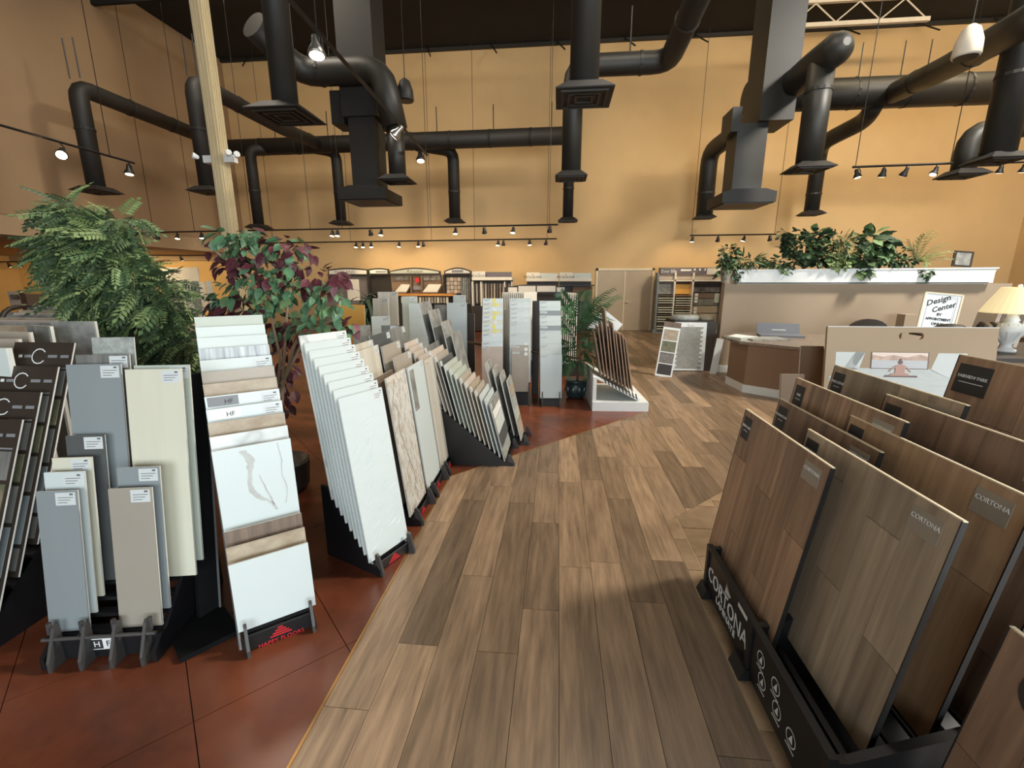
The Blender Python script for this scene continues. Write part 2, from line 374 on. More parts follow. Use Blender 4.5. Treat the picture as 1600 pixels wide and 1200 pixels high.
# square hood and round duct in the middle
h = W(581, 317, 9.8)
t = thing('air_duct', 'square dark duct with wide box hood hanging at centre left', 'duct', (h.x, h.y, h.z))
part('hood', MB().prism([(-.5, 0), (.5, 0), (.5, .2), (.25, .26), (-.25, .26), (-.5, .2)], 'y', -.5, .5), 'duct_dark', t)
part('grille', MB().box(-.44, .44, -.44, .44, -.015, 0), 'black_metal', t)
zt = W(575, 190, 9.8).z-h.z
part('shaft', MB().box(-.27, .27, -.27, .27, .2, zt), 'duct_dark', t); part('upper_shaft', MB().box(-.36, .36, -.34, .34, zt, ZC-h.z), 'duct_dark', t); part('side_box', MB().box(-.62, -.36, -.25, .25, zt-.1, zt+.5), 'duct_dark', t)
c = V(622, 283); zt = W(605, 108, c.y).z; x2 = W(470, 110, c.y).x
duct('round dark duct turning a wide elbow above the small grille at centre left', [([up(c, ZV+.05), Vector((c.x, c.y, ZV+1.0))], .165), ([Vector((c.x, c.y, ZV+.95)), Vector((c.x-.2, c.y, zt)), Vector((x2, c.y, zt)), Vector((x2-.3, c.y-.9, zt+.4))], .235)], [(c, .3)])
c = V(892, 278); zt = W(890, 104, c.y).z; x2 = W(1045, 95, c.y).x
duct('round dark duct with elbow at top centre running right and back overhead', [([up(c, ZV+.05), up(c, zt), Vector((x2, c.y, zt)), Vector((x2, c.y-5.5, zt+.35))], .185)], [(c, .3)], hang=[(c.x+1.0, c.y, zt+.15)])
# right group
h = W(1155, 322, 10.6)
t = thing('air_duct', 'big square dark duct with box hood hanging right of centre', 'duct', (h.x, h.y, h.z))
part('hood', MB().prism([(-.52, 0), (.52, 0), (.52, .2), (.3, .26), (-.3, .26), (-.52, .2)], 'y', -.5, .5), 'duct_dark', t)
part('grille', MB().box(-.46, .46, -.44, .44, -.015, 0), 'black_metal', t)
zt = W(1150, 200, 10.6).z-h.z
part('shaft', MB().box(-.29, .29, -.29, .29, .2, zt), 'duct_paint', t); part('upper_shaft', MB().box(.06, .70, -.42, .42, zt, ZC-h.z), 'duct_paint', t); part('side_box', MB().box(-.42, -.24, -.3, .3, zt-.15, zt+.3), 'duct_paint', t)
c = V(1262, 265); f = V(1100, 340.5); zt = W(1285, 92, c.y).z; zf = W(1098, 232, f.y).z
duct('diagonal dark duct with a rounded end at upper right, grille under each end', [([up(c, ZV+.05), up(c, zt)], .21), ([Vector((c.x+.06, c.y-.3, zt+.02)), Vector((c.x, c.y+.3, zt)), Vector((f.x+.2, f.y-1.2, zf)), Vector((f.x, f.y, zf-.1)), up(f, ZV+.05)], .25)], [(c, .33), (f, .3)], hang=[(f.x+.3, f.y-2, zf+.3)])
DY = 12.6; p0 = W(1165, 150, DY); p1 = W(1575, 140, DY); DZ = (p0.z+p1.z)/2
g = V(1267, 335)
dd = duct('level dark trunk duct crossing the upper right in front of the tan wall', [([Vector((p0.x, DY, DZ)), Vector((p1.x+1, DY, DZ))], .33), ([W(1390, 148, DY), W(1480, 105, DY-2.2), W(1570, 55, DY-4.2), W(1680, -10, DY-5.8)], .22),
    ([W(1368, 160, DY), W(1353, 188, 13.2), W(1290, 220, 14.3), Vector((g.x, g.y, W(1280, 235, g.y).z)), up(g, ZV+.05)], .2)], [(g, .3)], hang=[(W(1340, 130, DY).x, DY, DZ+.3), (W(1405, 130, DY).x, DY, DZ+.3), (W(1445, 130, DY).x, DY, DZ+.3)])
c = V(1556, 251); c2 = V(1503, 274.5); zt = W(1510, 208, c2.y).z
duct('large dark duct with grille at the far upper right edge', [([up(c, ZV+.05), up(c, ZC)], .23)], [(c, .33)])
duct('dark elbow duct with diamond shaped grille at far right, behind the large drop', [([up(c2, ZV+.05), up(c2, zt), Vector((c2.x+3.5, c2.y, zt+.35))], .19)], [(c2, .3)])

# ------------------------------------------------------------------ track lighting, speakers
def lighttrack(label, a, b, heads, rods=(), lit=(), r=.02, size=1.0):
    """a,b rail ends; heads: (fraction, aim vector, state)"""
    a, b = Vector(a), Vector(b); t = thing('lighting_track', label, 'track light', a); L = b-a
    part('rail', MB().tube([(0, 0, 0), L], r, 4), 'black_metal', t)
    for k in rods:
        p = L*k; top = ZC-a.z-p.z; part('cable', MB().tube([p, p+Vector((.02, 0, .9*top)), p+Vector((.05, .05, top))], .007, 5), 'black_metal', t)
    for k, aim, stt in heads:
        p = L*k; aim = Vector(aim).normalized(); q = p+Vector((0, 0, -.13*size)); rot = (-aim).to_track_quat('Z', 'Y').to_euler()
        hd = part('spot_head', MB().lathe([(.062, -.055), (.066, -.05), (.06, -.02), (.032, .03), (.03, .085), (.012, .1)], 14), 'black_metal' if stt != 'cool' else 'steel', t, q, rot, smooth=True)
        hd.scale = (size,)*3
        part('bulb', MB().lathe([(.02, -.062), (.054, -.058), (.05, -.045), (.01, -.03)], 12), {'on': 'bulb_on', 'cool': 'bulb_cool', 'off': 'bulb_dim'}[stt], hd)
        part('yoke', MB().tube([p+Vector((0, 0, -.01)), q+Vector((.05*size, 0, .06*size)), q+Vector((.05*size, 0, 0))], .008*size, 6), 'black_metal', t)
    return t
dn = (0, .35, -1); sd = (.3, .5, -.7)
a = F(440, -14, 4.3); b = F(667, 242, 4.3)
fk = lambda px, py: (F(px, py, 4.3).y-a.y)/(b.y-a.y)
lighttrack('long track light slanting overhead at upper left, three big spot heads', a, b, [(fk(490, 44), (.1, -.2, -1), 'cool'), (fk(618, 188), (-.8, .1, -.7), 'cool'), (fk(655, 230), (.1, -.3, -1), 'off')], rods=(fk(492, 48),), r=.032, size=1.4)
def flat(px0, py0, px1, py1, Y): return W(px0, py0, Y), W(px1, py1, Y)
def fr_(xs, x0, x1): return [(x-x0)/(x1-x0) for x in xs]
a, b = flat(240, 363, 872, 351, 12.2)
xs = [(245, 'off'), (279, 'on'), (320, 'on'), (533, 'on'), (541, 'on'), (593, 'off'), (609, 'on'), (722, 'on'), (765, 'off'), (807, 'on'), (860, 'off')]
lighttrack('upper of the two long back track lights with eleven heads', a, b, [((x-240)/632, (.1*(i % 3-1), .5 if s == 'off' else -.2, -1), s) for i, (x, s) in enumerate(xs)], rods=(.0, .11, .26, .41, .49, .7, .98))
a, b = flat(400, 380, 870, 373, 15.2)
xs = [(563, 'on'), (574, 'on'), (587, 'on'), (631, 'on'), (661, 'on'), (669, 'off'), (783, 'on'), (791, 'off'), (830, 'on'), (854, 'off')]
lighttrack('lower of the two long back track lights, nearest the wall', a, b, [((x-400)/470, (.1*(i % 3-1), .4 if s == 'off' else -.1, -1), s) for i, (x, s) in enumerate(xs)], rods=(.06, .33, .6, .74, .97))
a, b = flat(1078, 368, 1213, 366, 14.8)
lighttrack('track light with four heads above the planter wall', a, b, [(.03, (0, .1, -1), 'on'), (.33, (.2, .5, -1), 'off'), (.63, (-.3, .1, -1), 'on'), (.93, (.3, .3, -1), 'off')], rods=(.02, .98))
a, b = flat(1332, 261, 1488, 255, 9.3)
lighttrack('short hanging track light with four unlit heads at upper right', a, b, [(.06, (.2, -.2, -1), 'off'), (.32, (0, .2, -1), 'off'), (.54, (-.2, .5, -1), 'off'), (.84, (-.5, -.2, -1), 'off')], rods=(.03, .98))
a, b = F(-40, 184, 4.0), F(210, 255, 4.0)
lighttrack('track light along the left wall with one glaring lamp', a, b, [(.45, (.4, -.5, -.5), 'on'), (.94, (.1, -.2, -1), 'off')], rods=(.8,), size=1.3)
a, b = flat(1545, 255, 1680, 250, 10.2)
lighttrack('track light partly cut by the right edge, two small heads', a, b, [(.15, (0, .2, -1), 'off'), (.42, (0, .2, -1), 'off')], rods=(.5,))
a, b = W(225, 399, 15.4), W(330, 399, 15.4)
lighttrack('small track light under the low alcove ceiling', a, b, [(.55, (.3, .3, -1), 'off')])
a, b = W(-20, 409, 15.6), W(75, 409, 15.6)
lighttrack('track light at far left inside the lit alcove', a, b, [(.35, (0, .5, -1), 'on'), (.53, (0, .5, -1), 'on'), (.8, (0, .5, -1), 'on')])
def speaker(px, py, Y, m, label):
    c = W(px, py, Y); t = thing('pendant_speaker', label, 'speaker', c)
    part('shell', MB().lathe([(.15, -.19), (.16, -.17), (.15, .0), (.1, .15), (.04, .2), (.01, .21)], 18), m, t, smooth=True)
    part('grille', MB().lathe([(.13, -.2), (.135, -.195), (.13, -.19)], 18), 'black_metal', t)
    part('cable', MB().tube([(0, 0, .2), (.02, 0, ZC-c.z)], .008, 5), 'black_metal', t)
speaker(633, 141, 9.5, 'duct_dark', 'dark bell shaped speaker hanging on a cable at centre left')
speaker(1514, 65, 7.6, 'white_truss', 'pale bell shaped speaker hanging at the upper right')
# lamps of the tracks
for px, py, Y, pw_ in ((280, 372, 12.2, 60), (537, 368, 12.2, 190), (609, 366, 12.2, 90), (722, 364, 12.2, 90), (807, 364, 12.2, 90)): spot(W(px, py+6, Y), (W(px, py, Y).x, YB-.3, 1.1), pw_*.75)
for px, py, pw_ in ((574, 386, 45), (631, 385, 22), (661, 384, 22), (783, 382, 22), (830, 382, 22), (1081, 377, 45), (1165, 375, 45)): spot(W(px, py+4, 15.0), (W(px, py, 15).x, YB, 1.9), pw_)
spot(F(92, 252, 3.9), (-6, 4, 0), 120)
# ------------------------------------------------------------------ sample boards and racks
mat('tile_white', (194, 204, 203), .3, .02, 2)
mat('tile_white_wavy', (196, 206, 206), .25, .015, 7, stretch=(1, 1, 2.2), bump=.0)
mat('marble', (208, 213, 211), .25, c2=(176, 179, 177), scale=2.2, rampmode='vein', detail=3)
mat('tile_silver', (194, 202, 198), .4, .06, 4, stretch=(.6, 1, 2), rand=.06)
mat('tile_sage', (176, 183, 170), .4, .05, 5)
mat('travertine', (178, 166, 144), .45, c2=(146, 128, 106), scale=9, stretch=(1, 1, 1.5))
mat('tile_cream', (204, 202, 182), .4, .03, 4, stretch=(4, 1, .4))
mat('tile_grey', (128, 136, 138), .4, .03, 3, stretch=(3, 1, .3), rand=.04)
mat('tile_dark_grey', (74, 77, 77), .45, .1, 8)
mat('tile_taupe', (150, 143, 130), .45, .03, 3)
mat('tile_greige', (166, 156, 142), .45, .06, 6, rand=.08)
mat('tile_ridge', (206, 201, 188), .4, c2=(182, 174, 158), scale=2.0, stretch=(12, 1, .35), rand=.05)
mat('tile_ridge_vein', (206, 201, 190), .4, c2=(176, 164, 146), scale=4, rampmode='vein')
mat('tile_rippled', (226, 221, 208), .4, c2=(196, 190, 174), scale=2.0, stretch=(14, 1, .3))
mat('bark_vein', (150, 134, 116), .5, .1)
mat('tile_speckle', (170, 174, 168), .6, c2=(120, 124, 120), scale=30)
mat('tile_pink', (186, 172, 158), .45, .07, 6, rand=.1)
mat('wood_brown', (124, 106, 90), .5, c2=(92, 78, 66), scale=3, stretch=(10, 1, .8))
mat('wood_grey', (128, 128, 122), .5, c2=(88, 88, 86), scale=3, stretch=(9, 1, .8), rand=.15)
mat('slate', (158, 157, 150), .6, c2=(98, 100, 98), scale=9, rand=.15)
mat('fin_grey', (62, 60, 59), .45, .1, 8)
mat('mosaic', (196, 202, 202), .3, c2=(110, 116, 120), scale=14, stretch=(3, 1, .2))
mat('edge_white', (206, 206, 200), .5, .03)
mat('sticker', (222, 224, 222), .5, .02); mat('label_pale', (198, 203, 202), .5, .02); mat('label_print', (92, 94, 96), .5, .02)
mat('print_dark', (44, 44, 46), .6, .05)
mat('print_grey', (126, 128, 130), .6, .05)
mat('print_red', (190, 34, 42), .5, .05)
mat('sticker_yellow', (226, 214, 96), .5, .03)
mat('board_brown', (50, 42, 36), .5, .1)
mat('plank_board', (176, 143, 114), .45, c2=(118, 91, 71), scale=2.4, stretch=(9, 1, .55), rand=.22, detail=6)
mat('plank_board_grey', (170, 152, 128), .45, c2=(124, 108, 90), scale=2.4, stretch=(9, 1, .55), rand=.18, detail=6)
mat('plank_board_tan', (184, 150, 114), .45, c2=(138, 108, 80), scale=2.4, stretch=(9, 1, .55), rand=.14, detail=6)
mat('plank_board_walnut', (150, 120, 96), .45, c2=(98, 76, 60), scale=2.4, stretch=(9, 1, .55), rand=.2, detail=6)
ORD = ['front', 'second', 'third', 'fourth', 'fifth', 'sixth', 'seventh', 'eighth', 'ninth', 'tenth', 'eleventh', 'twelfth', 'thirteenth', 'fourteenth', 'fifteenth', 'sixteenth']
def ordn(k, n): return 'frontmost' if k == 0 else ('rearmost' if k == n-1 else ORD[k]+' from the front')
_st = {}
def sticker_mesh(w=.085, h=.06, c='label_pale', bars=True):
    key = (w, h, c, bars)
    if key not in _st:
        s = MB().box(0, w, -.0012, 0, -h, 0)
        if bars:
            for k in range(3): s.box(w*.12, w*(.9-.15*k), -.0016, -.0012, -h*(.42+.2*k), -h*(.37+.2*k), 1)
            s.box(w*.72, w*.9, -.0016, -.0012, -h*.22, -h*.08, 1)
        _st[key] = s.mesh('label_sticker', [c, 'label_print'])
    return _st[key]
_bm = {}
def board_mesh(w, h, t, m, me='edge_white', rnd=0):
    key = (round(w, 3), round(h, 3), t, m, me, rnd)
    if key not in _bm:
        s = MB(); a = w/2
        if rnd:
            pts = [(-a, 0), (a, 0)]+[(a-rnd+rnd*math.cos(q), h-rnd+rnd*math.sin(q)) for q in (0, PI/4, PI/2)]+[(-a+rnd+rnd*math.cos(q), h-rnd+rnd*math.sin(q)) for q in (PI/2, PI*.75, PI)]
            s.prism(pts, 'y', .0015, t, 1); s.prism(pts, 'y', 0, .0015, 0)
        else:
            s.box(-a, a, 0, t*.4, 0, h, 0); s.box(-a, a, t*.4, t, 0, h, 1)
        _bm[key] = s.mesh('tile_sample', [m, me])
    return _bm[key]
def board(label, w, h, m, loc, yaw, tilt, group=None, cat='tile sample', name='tile_sample', t=.011, edge='edge_white', sticker='tr', rnd=0, sw=.085, sh=.06):
    o = tag(link(name, board_mesh(w, h, t, m, edge, rnd), None, loc, (-tilt, 0, yaw)), label, cat, group)
    if sticker == 'tr': part('label_sticker', sticker_mesh(sw, sh), None, o, (w/2-sw-.008, 0, h-.008))
    elif sticker == 'tl': part('label_sticker', sticker_mesh(sw, sh), None, o, (-w/2+.008, 0, h-.008))
    return o
def yawv(a): return Vector((math.cos(a), math.sin(a), 0)), Vector((-math.sin(a), math.cos(a), 0))
def rack(label, A, yaw, w, n, dy, dz, z0, logo=None, prong=.05, fins=2, cat='display rack', feet=.06, back=0, name='sample_rack', m='black_rack'):
    """stair-step rack; A = left end of the lowest slot, local x along the front, y to the back"""
    t = thing(name, label, cat, (A[0], A[1], 0), yaw)
    D = n*dy+.05; prof = [(-feet, 0), (D, 0), (D, z0+n*dz-.02), (D-.05, z0+n*dz-.02), (.0, z0-.02), (-.03, z0-.02), (-feet, z0*.45)]
    for x in (.015, w-.035): part('side_panel', MB().prism(prof, 'x', x, x+.02), m, t)
    fp = part('front_panel', MB().box(.035, w-.035, -.035, -.02, .01, z0-.015), m, t)
    for k in range(n):
        part('step', MB().box(.035, w-.035, k*dy-.004, (k+1)*dy-.01, z0+k*dz-.022, z0+k*dz-.004), m, t)
    for x in ([w*(i+.5)/fins for i in range(fins)] if fins > 2 else [.03, w-.03]):
        pr = [(-feet-.02, 0), (-.022, 0), (-.022, z0+prong), (-.034, z0+prong+.012), (-.05, z0+prong), (-feet-.02, z0*.4)]
        part('prong', MB().prism(pr, 'x', x-.007, x+.007), 'fin_grey' if m == 'black_rack' else m, t)
    if back:
        part('back_rail', MB().tube([(.0, -.02, .02), (0, D*.5, z0+n*dz), (0, D+.1, back)], .008, 6), 'rack_grey', t)
    if logo:
        for i in range(4):
            ww = .012*(i+1)
            part('emblem', MB().box(w/2-ww, w/2+ww, -.0365, -.035, z0*.86-.013*(i+1), z0*.86-.013*i-.006), 'print_red', fp)
        text('HAPPY FLOORS', min(.03, w*.085), 'print_red', fp, (w/2, -.036, z0*.86-.075), name='lettering')
    return t
def fill(rk, A, yaw, w, n, dy, dz, z0, tilt, spec, group, where):
    """spec: list of (slot, h, material, look, options)"""
    ux, uy = yawv(yaw); N = len(spec)
    for i, (k, h, m, look, op) in enumerate(spec):
        op = dict(op); bw = op.pop('w', w); off = op.pop('off', 0)
        p = Vector((A[0], A[1], 0))+ux*(w/2+off)+uy*(k*dy)+Vector((0, 0, z0+k*dz))
        board('%s, %s %s' % (look, ordn(i, N), where), bw, h, m, p, yaw, tilt, group, **op)
RD = math.radians
# plain white tile rack (nine boards, frontmost with a wavy relief)
A, Y_, w = (-1.098, 2.30), RD(66), .335
rack('black stair rack with red emblem holding the nine plain white tiles', A, Y_, w, 10, .036, .043, .085, logo=1)
sp = []
for k in range(9):
    sp.append((k, 1.02, 'tile_white_wavy' if k == 0 else ('marble' if k == 8 else 'tile_white'), 'white tile with raised wavy relief' if k == 0 else 'plain white tile board', dict(sw=.07)))
fill(None, A, Y_, w, 10, .036, .043, .085, RD(8.5), sp, 'white tiles of the red emblem rack', 'in the red emblem rack')
# raised waves on the front tile
ux, uy = yawv(Y_); fo = [o for o in bpy.data.objects if o.name.startswith('tile_sample')][0]
for i in range(46):
    x = R.uniform(-.13, .13); z = R.uniform(.05, .9); l = R.uniform(.03, .07); g = R.uniform(.3, 1.1)
    pa = [(x+l*q*math.cos(g)+.006*math.sin(3*q), -.0005, z+l*q*math.sin(g)) for q in (-.5, 0, .5, 1)]
    part('relief_ridge', MB().tube(pa, [.001, .0035, .0035, .001], 5), 'tile_white_wavy', fo)
# marble and travertine rack
A, Y_, w = (-1.495, 1.691), RD(39.5), .349
rack('black stair rack with red emblem holding stone and marble tiles, near left', A, Y_, w, 16, .062, .055, .1, logo=1, back=1.3)
nm = [('tile_white', .345, 'short off-white square tile'), ('travertine', .345, 'brown wood look plank end'), ('wood_brown', .345, 'brown wood look strip'), ('tile_white', .68, 'white marble tile with bold grey vein'), ('marble', .68, 'white tile with faint grey vein'),
      ('travertine', .68, 'beige travertine look tile'), ('tile_white', .68, 'white tile with small emblem label'), ('tile_white', .68, 'white tile with grey corner label'), ('travertine', .68, 'striped travertine mosaic tile'), ('tile_greige', .68, 'mottled brown stone tile'),
      ('tile_silver', .68, 'silver grey tile with small print'), ('mosaic', .68, 'tile edged with glass mosaic band'), ('tile_silver', .68, 'wide silver grey stone tile'), ('tile_silver', .68, 'pale silver tile'), ('tile_sage', .68, 'pale sage stone tile')]
dzs = .055
fill(None, A, Y_, w, 16, .062, dzs, .1, RD(6), [(k, h, m, l, dict(sticker='tr' if k in (6, 7, 10) else None)) for k, (m, h, l) in enumerate(nm)], 'stone tiles of the near left rack', 'in the near left rack')
mo = [o for o in bpy.data.objects if o.get('label', '').startswith('white marble tile with bold')][0]
vn = MB()
for pts, r in (([(-.05, .66), (-.02, .6), (-.03, .54), (-.035, .46), (0, .40), (.05, .36), (.07, .31)], [.02, .026, .016, .018, .022, .014, .006]), ([(.01, .52), (.03, .45), (.05, .38), (.06, .34)], [.002, .005, .006, .004]), ([(.11, .67), (.12, .58), (.115, .5), (.13, .42), (.11, .33)], [.003, .004, .003, .004, .003])):
    L = []; n_ = len(pts)
    for i in range(n_-1):
        for q in range(6):
            u = q/6; p0, p1, p2, p3 = pts[max(i-1, 0)], pts[i], pts[i+1], pts[min(i+2, n_-1)]
            f = lambda a, b, c, d: .5*(2*b+(c-a)*u+(2*a-5*b+4*c-d)*u*u+(3*b-a-3*c+d)*u**3)
            L.append((f(p0[0], p1[0], p2[0], p3[0])+R.uniform(-.002, .002), f(p0[1], p1[1], p2[1], p3[1]), (r[i]*(1-u)+r[i+1]*u)*R.uniform(.6, .95), R.uniform(.6, 1)))
    for (xa, za, ra, ka), (xb, zb_, rb, kb) in zip(L, L[1:]): vn.quad((xa-ra*ka, -.0006, za), (xa+ra, -.0006, za), (xb+rb, -.0006, zb_), (xb-rb*kb, -.0006, zb_))
mat('vein_grey', (172, 174, 170), .3, .12, 20)
part('vein', vn, 'vein_grey', mo)
for o in [o for o in bpy.data.objects if o.get('label', '').startswith(('white tile with small emblem', 'white tile with grey corner'))]:
    part('label_sticker', sticker_mesh(.14, .05, 'print_grey' if 'grey corner' in o['label'] else 'sticker', False), None, o, (-.165, 0, .675))
    text('HF', .034, 'print_dark', o, (-.07, -.0016, .645))
# two column rack of grey tiles
A, Y_, w = (-2.36, 1.575), RD(11), .53
t = rack('black rack with small square logo holding two columns of grey and cream tiles', A, Y_, w, 8, .055, .05, .13, fins=4, prong=.06, feet=.09)
part('logo_plate', MB().box(.20, .30, -.0375, -.035, .05, .11), 'sticker', t); part('logo_tile', MB().box(.205, .252, -.039, -.0375, .055, .105), 'print_dark', t)
text('H', .042, 'sticker', t, (.228, -.0395, .08)); text('F', .042, 'print_dark', t, (.276, -.038, .08))
part('front_rail', MB().tube([(.02, -.06, .14), (w-.02, -.06, .14)], .009, 6), 'fin_grey', t)
for x in (.03, .17, .31, .47): part('hook', MB().tube([(x, -.06, .14), (x, -.03, .14), (x, -.025, .2)], .011, 6), 'fin_grey', t)
gl = 'tiles of the two column rack'
fill(None, A, Y_, .175, 8, .055, .05, .13, RD(8.5), [(0, .68, 'tile_grey', 'flat blue grey tile', {}), (1, .70, 'tile_white', 'white tile with paper label', {}), (2, .70, 'tile_cream', 'cream tile with sticker', {}), (3, .74, 'tile_dark_grey', 'charcoal tile', dict(off=.03)),
     (4, 1.03, 'tile_grey', 'tall wide grey tile', dict(w=.25, off=.06)), (5, 1.02, 'wood_grey', 'grey plank tile', dict(w=.25, off=.07)), (6, 1.05, 'tile_speckle', 'speckled pale stone tile', dict(w=.2, off=.09, sticker=None))], gl, 'left column of the square logo rack')
fill(None, (A[0]+.31*math.cos(Y_), A[1]+.31*math.sin(Y_)), Y_, .19, 8, .055, .05, .13, RD(8.5), [(0, .68, 'tile_taupe', 'taupe tile', {}), (1, .71, 'tile_grey', 'pale grey tile', dict(off=.01)), (3, 1.06, 'tile_cream', 'tall wide cream tile', dict(w=.26, off=.05)), (4, 1.02, 'tile_sage', 'tall pale tile', dict(w=.26, off=.06))], gl, 'right column of the square logo rack')
mat('black_matte', (13, 13, 14), .85, .2, 8, spec=.15)
Pl, Pr, Tr = F(313, 975), F(345, 955), W(322, 582, F(345, 955).y+.36); Tl = Tr+(Pl-Pr)
t = thing('divider_panel', 'tall black divider panel between the grey tile rack and the stone tile rack', 'display panel', Pr)
s = MB(); bk = Vector((-(Pr-Pl).y, (Pr-Pl).x, 0)).normalized()*.03
s.add([Vector((0, 0, .003)), Tr-Pr, Tl-Pr, Pl-Pr+Vector((0, 0, .003)), bk+Vector((0, 0, .003)), Tr-Pr+bk, Tl-Pr+bk, Pl-Pr+bk+Vector((0, 0, .003))], [(0, 1, 2, 3), (7, 6, 5, 4), (0, 4, 5, 1), (1, 5, 6, 2), (2, 6, 7, 3), (3, 7, 4, 0)])
part('panel', s, 'black_matte', t); part('metal_edge', MB().tube([(.004, -.004, .02), Tr-Pr+Vector((.004, -.004, 0))], .006, 6), 'rack_grey', t, label='thin grey metal edge')
q4 = [F(282, 1038)-Pr, F(376, 991)-Pr, F(352, 955)-Pr, F(255, 975)-Pr]; part('plinth', MB().prism([(v.x, v.y) for v in q4], 'z', .004, .03), 'black_matte', t)
# rack of dark boards with a ring emblem at far left
A, Y_, w = (-3.03, 1.49), RD(1), .36
rack('dark rack at the far left edge holding ring emblem boards', A, Y_, w, 6, .11, .10, .06, feet=.05)
mat('photo_grass', (76, 88, 62), .5, c2=(128, 120, 96), scale=14)
mat('photo_sky', (70, 130, 180), .5, c2=(190, 205, 215), scale=3)
mat('photo_room', (150, 146, 138), .5, c2=(60, 52, 48), scale=7)
ux, uy = yawv(Y_)
for k in range(4):
    p = Vector((A[0], A[1], 0))+ux*(w/2)+uy*(k*.11)+Vector((0, 0, .07+k*.115))
    o = board(['dark ring emblem board with blue sky print, frontmost at the left edge', 'dark ring emblem board with plum print, second at the left edge', 'dark ring emblem board with white house print, third at the left edge', 'dark ring emblem board, rearmost and highest at the left edge'][k],
              w, 1.08, 'board_brown', p, Y_, RD(22), 'ring emblem boards at far left', cat='sample board', name='sample_board', t=.014, sticker=None)
    ring = MB(); ring.add([(.045*r*math.cos(q), -.001, .045*r*math.sin(q)) for r in (.86, 1) for q in [RD(35+29*i) for i in range(11)]], [(i, i+1, i+12, i+11) for i in range(10)])
    part('ring_emblem', ring, 'sticker', o, (-.02*.7, 0, 1.0))
    for x, ww in ((-.2, .03), (-.15, .06), (.06, .08), (.17, .07)): part('header_print', MB().box(x*.69, (x+ww)*.69, -.001, 0, .992, 1.008), 'sticker' if ww < .05 else 'print_grey', o)
    part('header_rule', MB().box(.035, .166, -.001, 0, .93, .938), 'print_grey', o)
    cells = [(-.24, .03, .62, .91, ['photo_sky', 'photo_room', 'photo_room', 'photo_grass'][k]), (.05, .24, .78, .92, 'wood_grey'), (.05, .24, .62, .76, 'photo_grass'), (.05, .24, .42, .6, 'wood_grey'), (-.24, .03, .42, .6, 'tile_white' if k == 0 else 'wood_grey'),
             (.05, .24, .16, .4, 'tile_grey'), (-.24, .03, .16, .4, 'tile_white' if k == 0 else 'slate'), (-.24, .24, .03, .14, 'wood_grey')]
    for x0, x1, z0, z1, mm in cells: part('sample_swatch', MB().box(x0*.69, x1*.69, -.003, 0, z0, z1), mm, o)
# upright boards behind at far left
for px, py, Y, ww, m, l, yw in ((143, 503, 2.75, .30, 'slate', 'weathered grey barn wood look slab behind the ring emblem boards', 4), (78, 510, 2.62, .22, 'wood_grey', 'grey brown plank slab standing left of the barn wood one', -12), (43, 520, 2.5, .4, 'tile_greige', 'thick beige slab standing at the left edge, rear one', 0), (25, 531, 2.3, .45, 'tile_greige', 'thick beige slab standing at the left edge, middle one', 0), (9, 545, 2.1, .45, 'tile_silver', 'thick pale slab standing at the left edge, nearest one', 0)):
    p = W(px, py, Y); board(l, ww, p.z/math.cos(RD(2)), m, (p.x-ww/2*math.cos(RD(yw)), Y-.05, .002), RD(yw), RD(2), 'upright slabs at far left', t=.03, sticker=None, cat='slab')
A, Y_ = (-4.75, 3.02), RD(0)
rack('tall black rack of cream edged boards at left in front of the bushy tree', A, Y_, .75, 9, .12, .018, .85, feet=.04)
for k in range(9):
    p = W(66+9*k, 509-3.9*k, 3.05+.11*k); p = Vector((p.x-.31, p.y-.08, .855+k*.018)); hh = W(66+9*k, 509-3.9*k, 3.05+.11*k).z-p.z
    board('cream edged board, %s of the tall left rack' % ordn(k, 9), .62, hh/math.cos(RD(12)), ['travertine', 'slate', 'tile_pink'][k % 3], p, Y_, RD(12), 'cream edged boards of the tall left rack', sticker=None, t=.016)
board('dark brown slab standing at the far left behind the cream edged boards', .8, 1.5, 'slate', (-6.9, 6.2, .002), RD(3), RD(3), None, t=.03, sticker=None, cat='slab')

# racks along the aisle, boards facing the planks
def aisle(label, y0, w, specs, where, x0=-1.03, z0=.08, n=None, dx=.05, dz=.047, tilt=6.5, logo=1, rnd=0, sticker='tr', off={}):
    n = n or (max(s[0] for s in specs)+1)
    rack(label, (x0, y0), RD(90), w, n, dx, dz, z0, logo=logo, feet=.07)
    sp = [(s[0], s[1], s[2], s[3], dict(sticker=(sticker if len(s) < 5 else s[4]), sw=.07, sh=.05, rnd=rnd, off=off.get(i, 0))) for i, s in enumerate(specs)]
    fill(None, (x0, y0), RD(90), w, n, dx, dz, z0, RD(tilt), sp, 'tile boards of the '+where.replace('in the ', ''), where)
aisle('black aisle rack with a cracked vein tile in front', 2.86, .39, [(0, 1.03, 'tile_ridge_vein', 'ridged cream tile with crack vein'), (1.4, .97, 'wood_brown', 'brown wood look tile', None), (4, 1.02, 'tile_ridge', 'white ridged linen tile'), (4.8, 1.02, 'tile_ridge', 'white ridged tile')], 'in the first aisle rack', off={1: -.09}, n=8)
aisle('black aisle rack with a plain pale tile in front', 3.30, .40, [(0, 1.02, 'tile_white', 'plain pale tile with dark print'), (2.1, 1.0, 'tile_greige', 'warm grey tile'), (3.9, 1.0, 'tile_greige', 'warm greige tile'), (5.6, 1.0, 'tile_dark_grey', 'dark olive tile')], 'in the second aisle rack', n=8)
for o in [o for o in bpy.data.objects if o.get('label', '').startswith('plain pale tile with dark')]:
    part('picture_print', MB().box(-.17, -.07, -.0015, 0, .66, .99), 'slate', o)
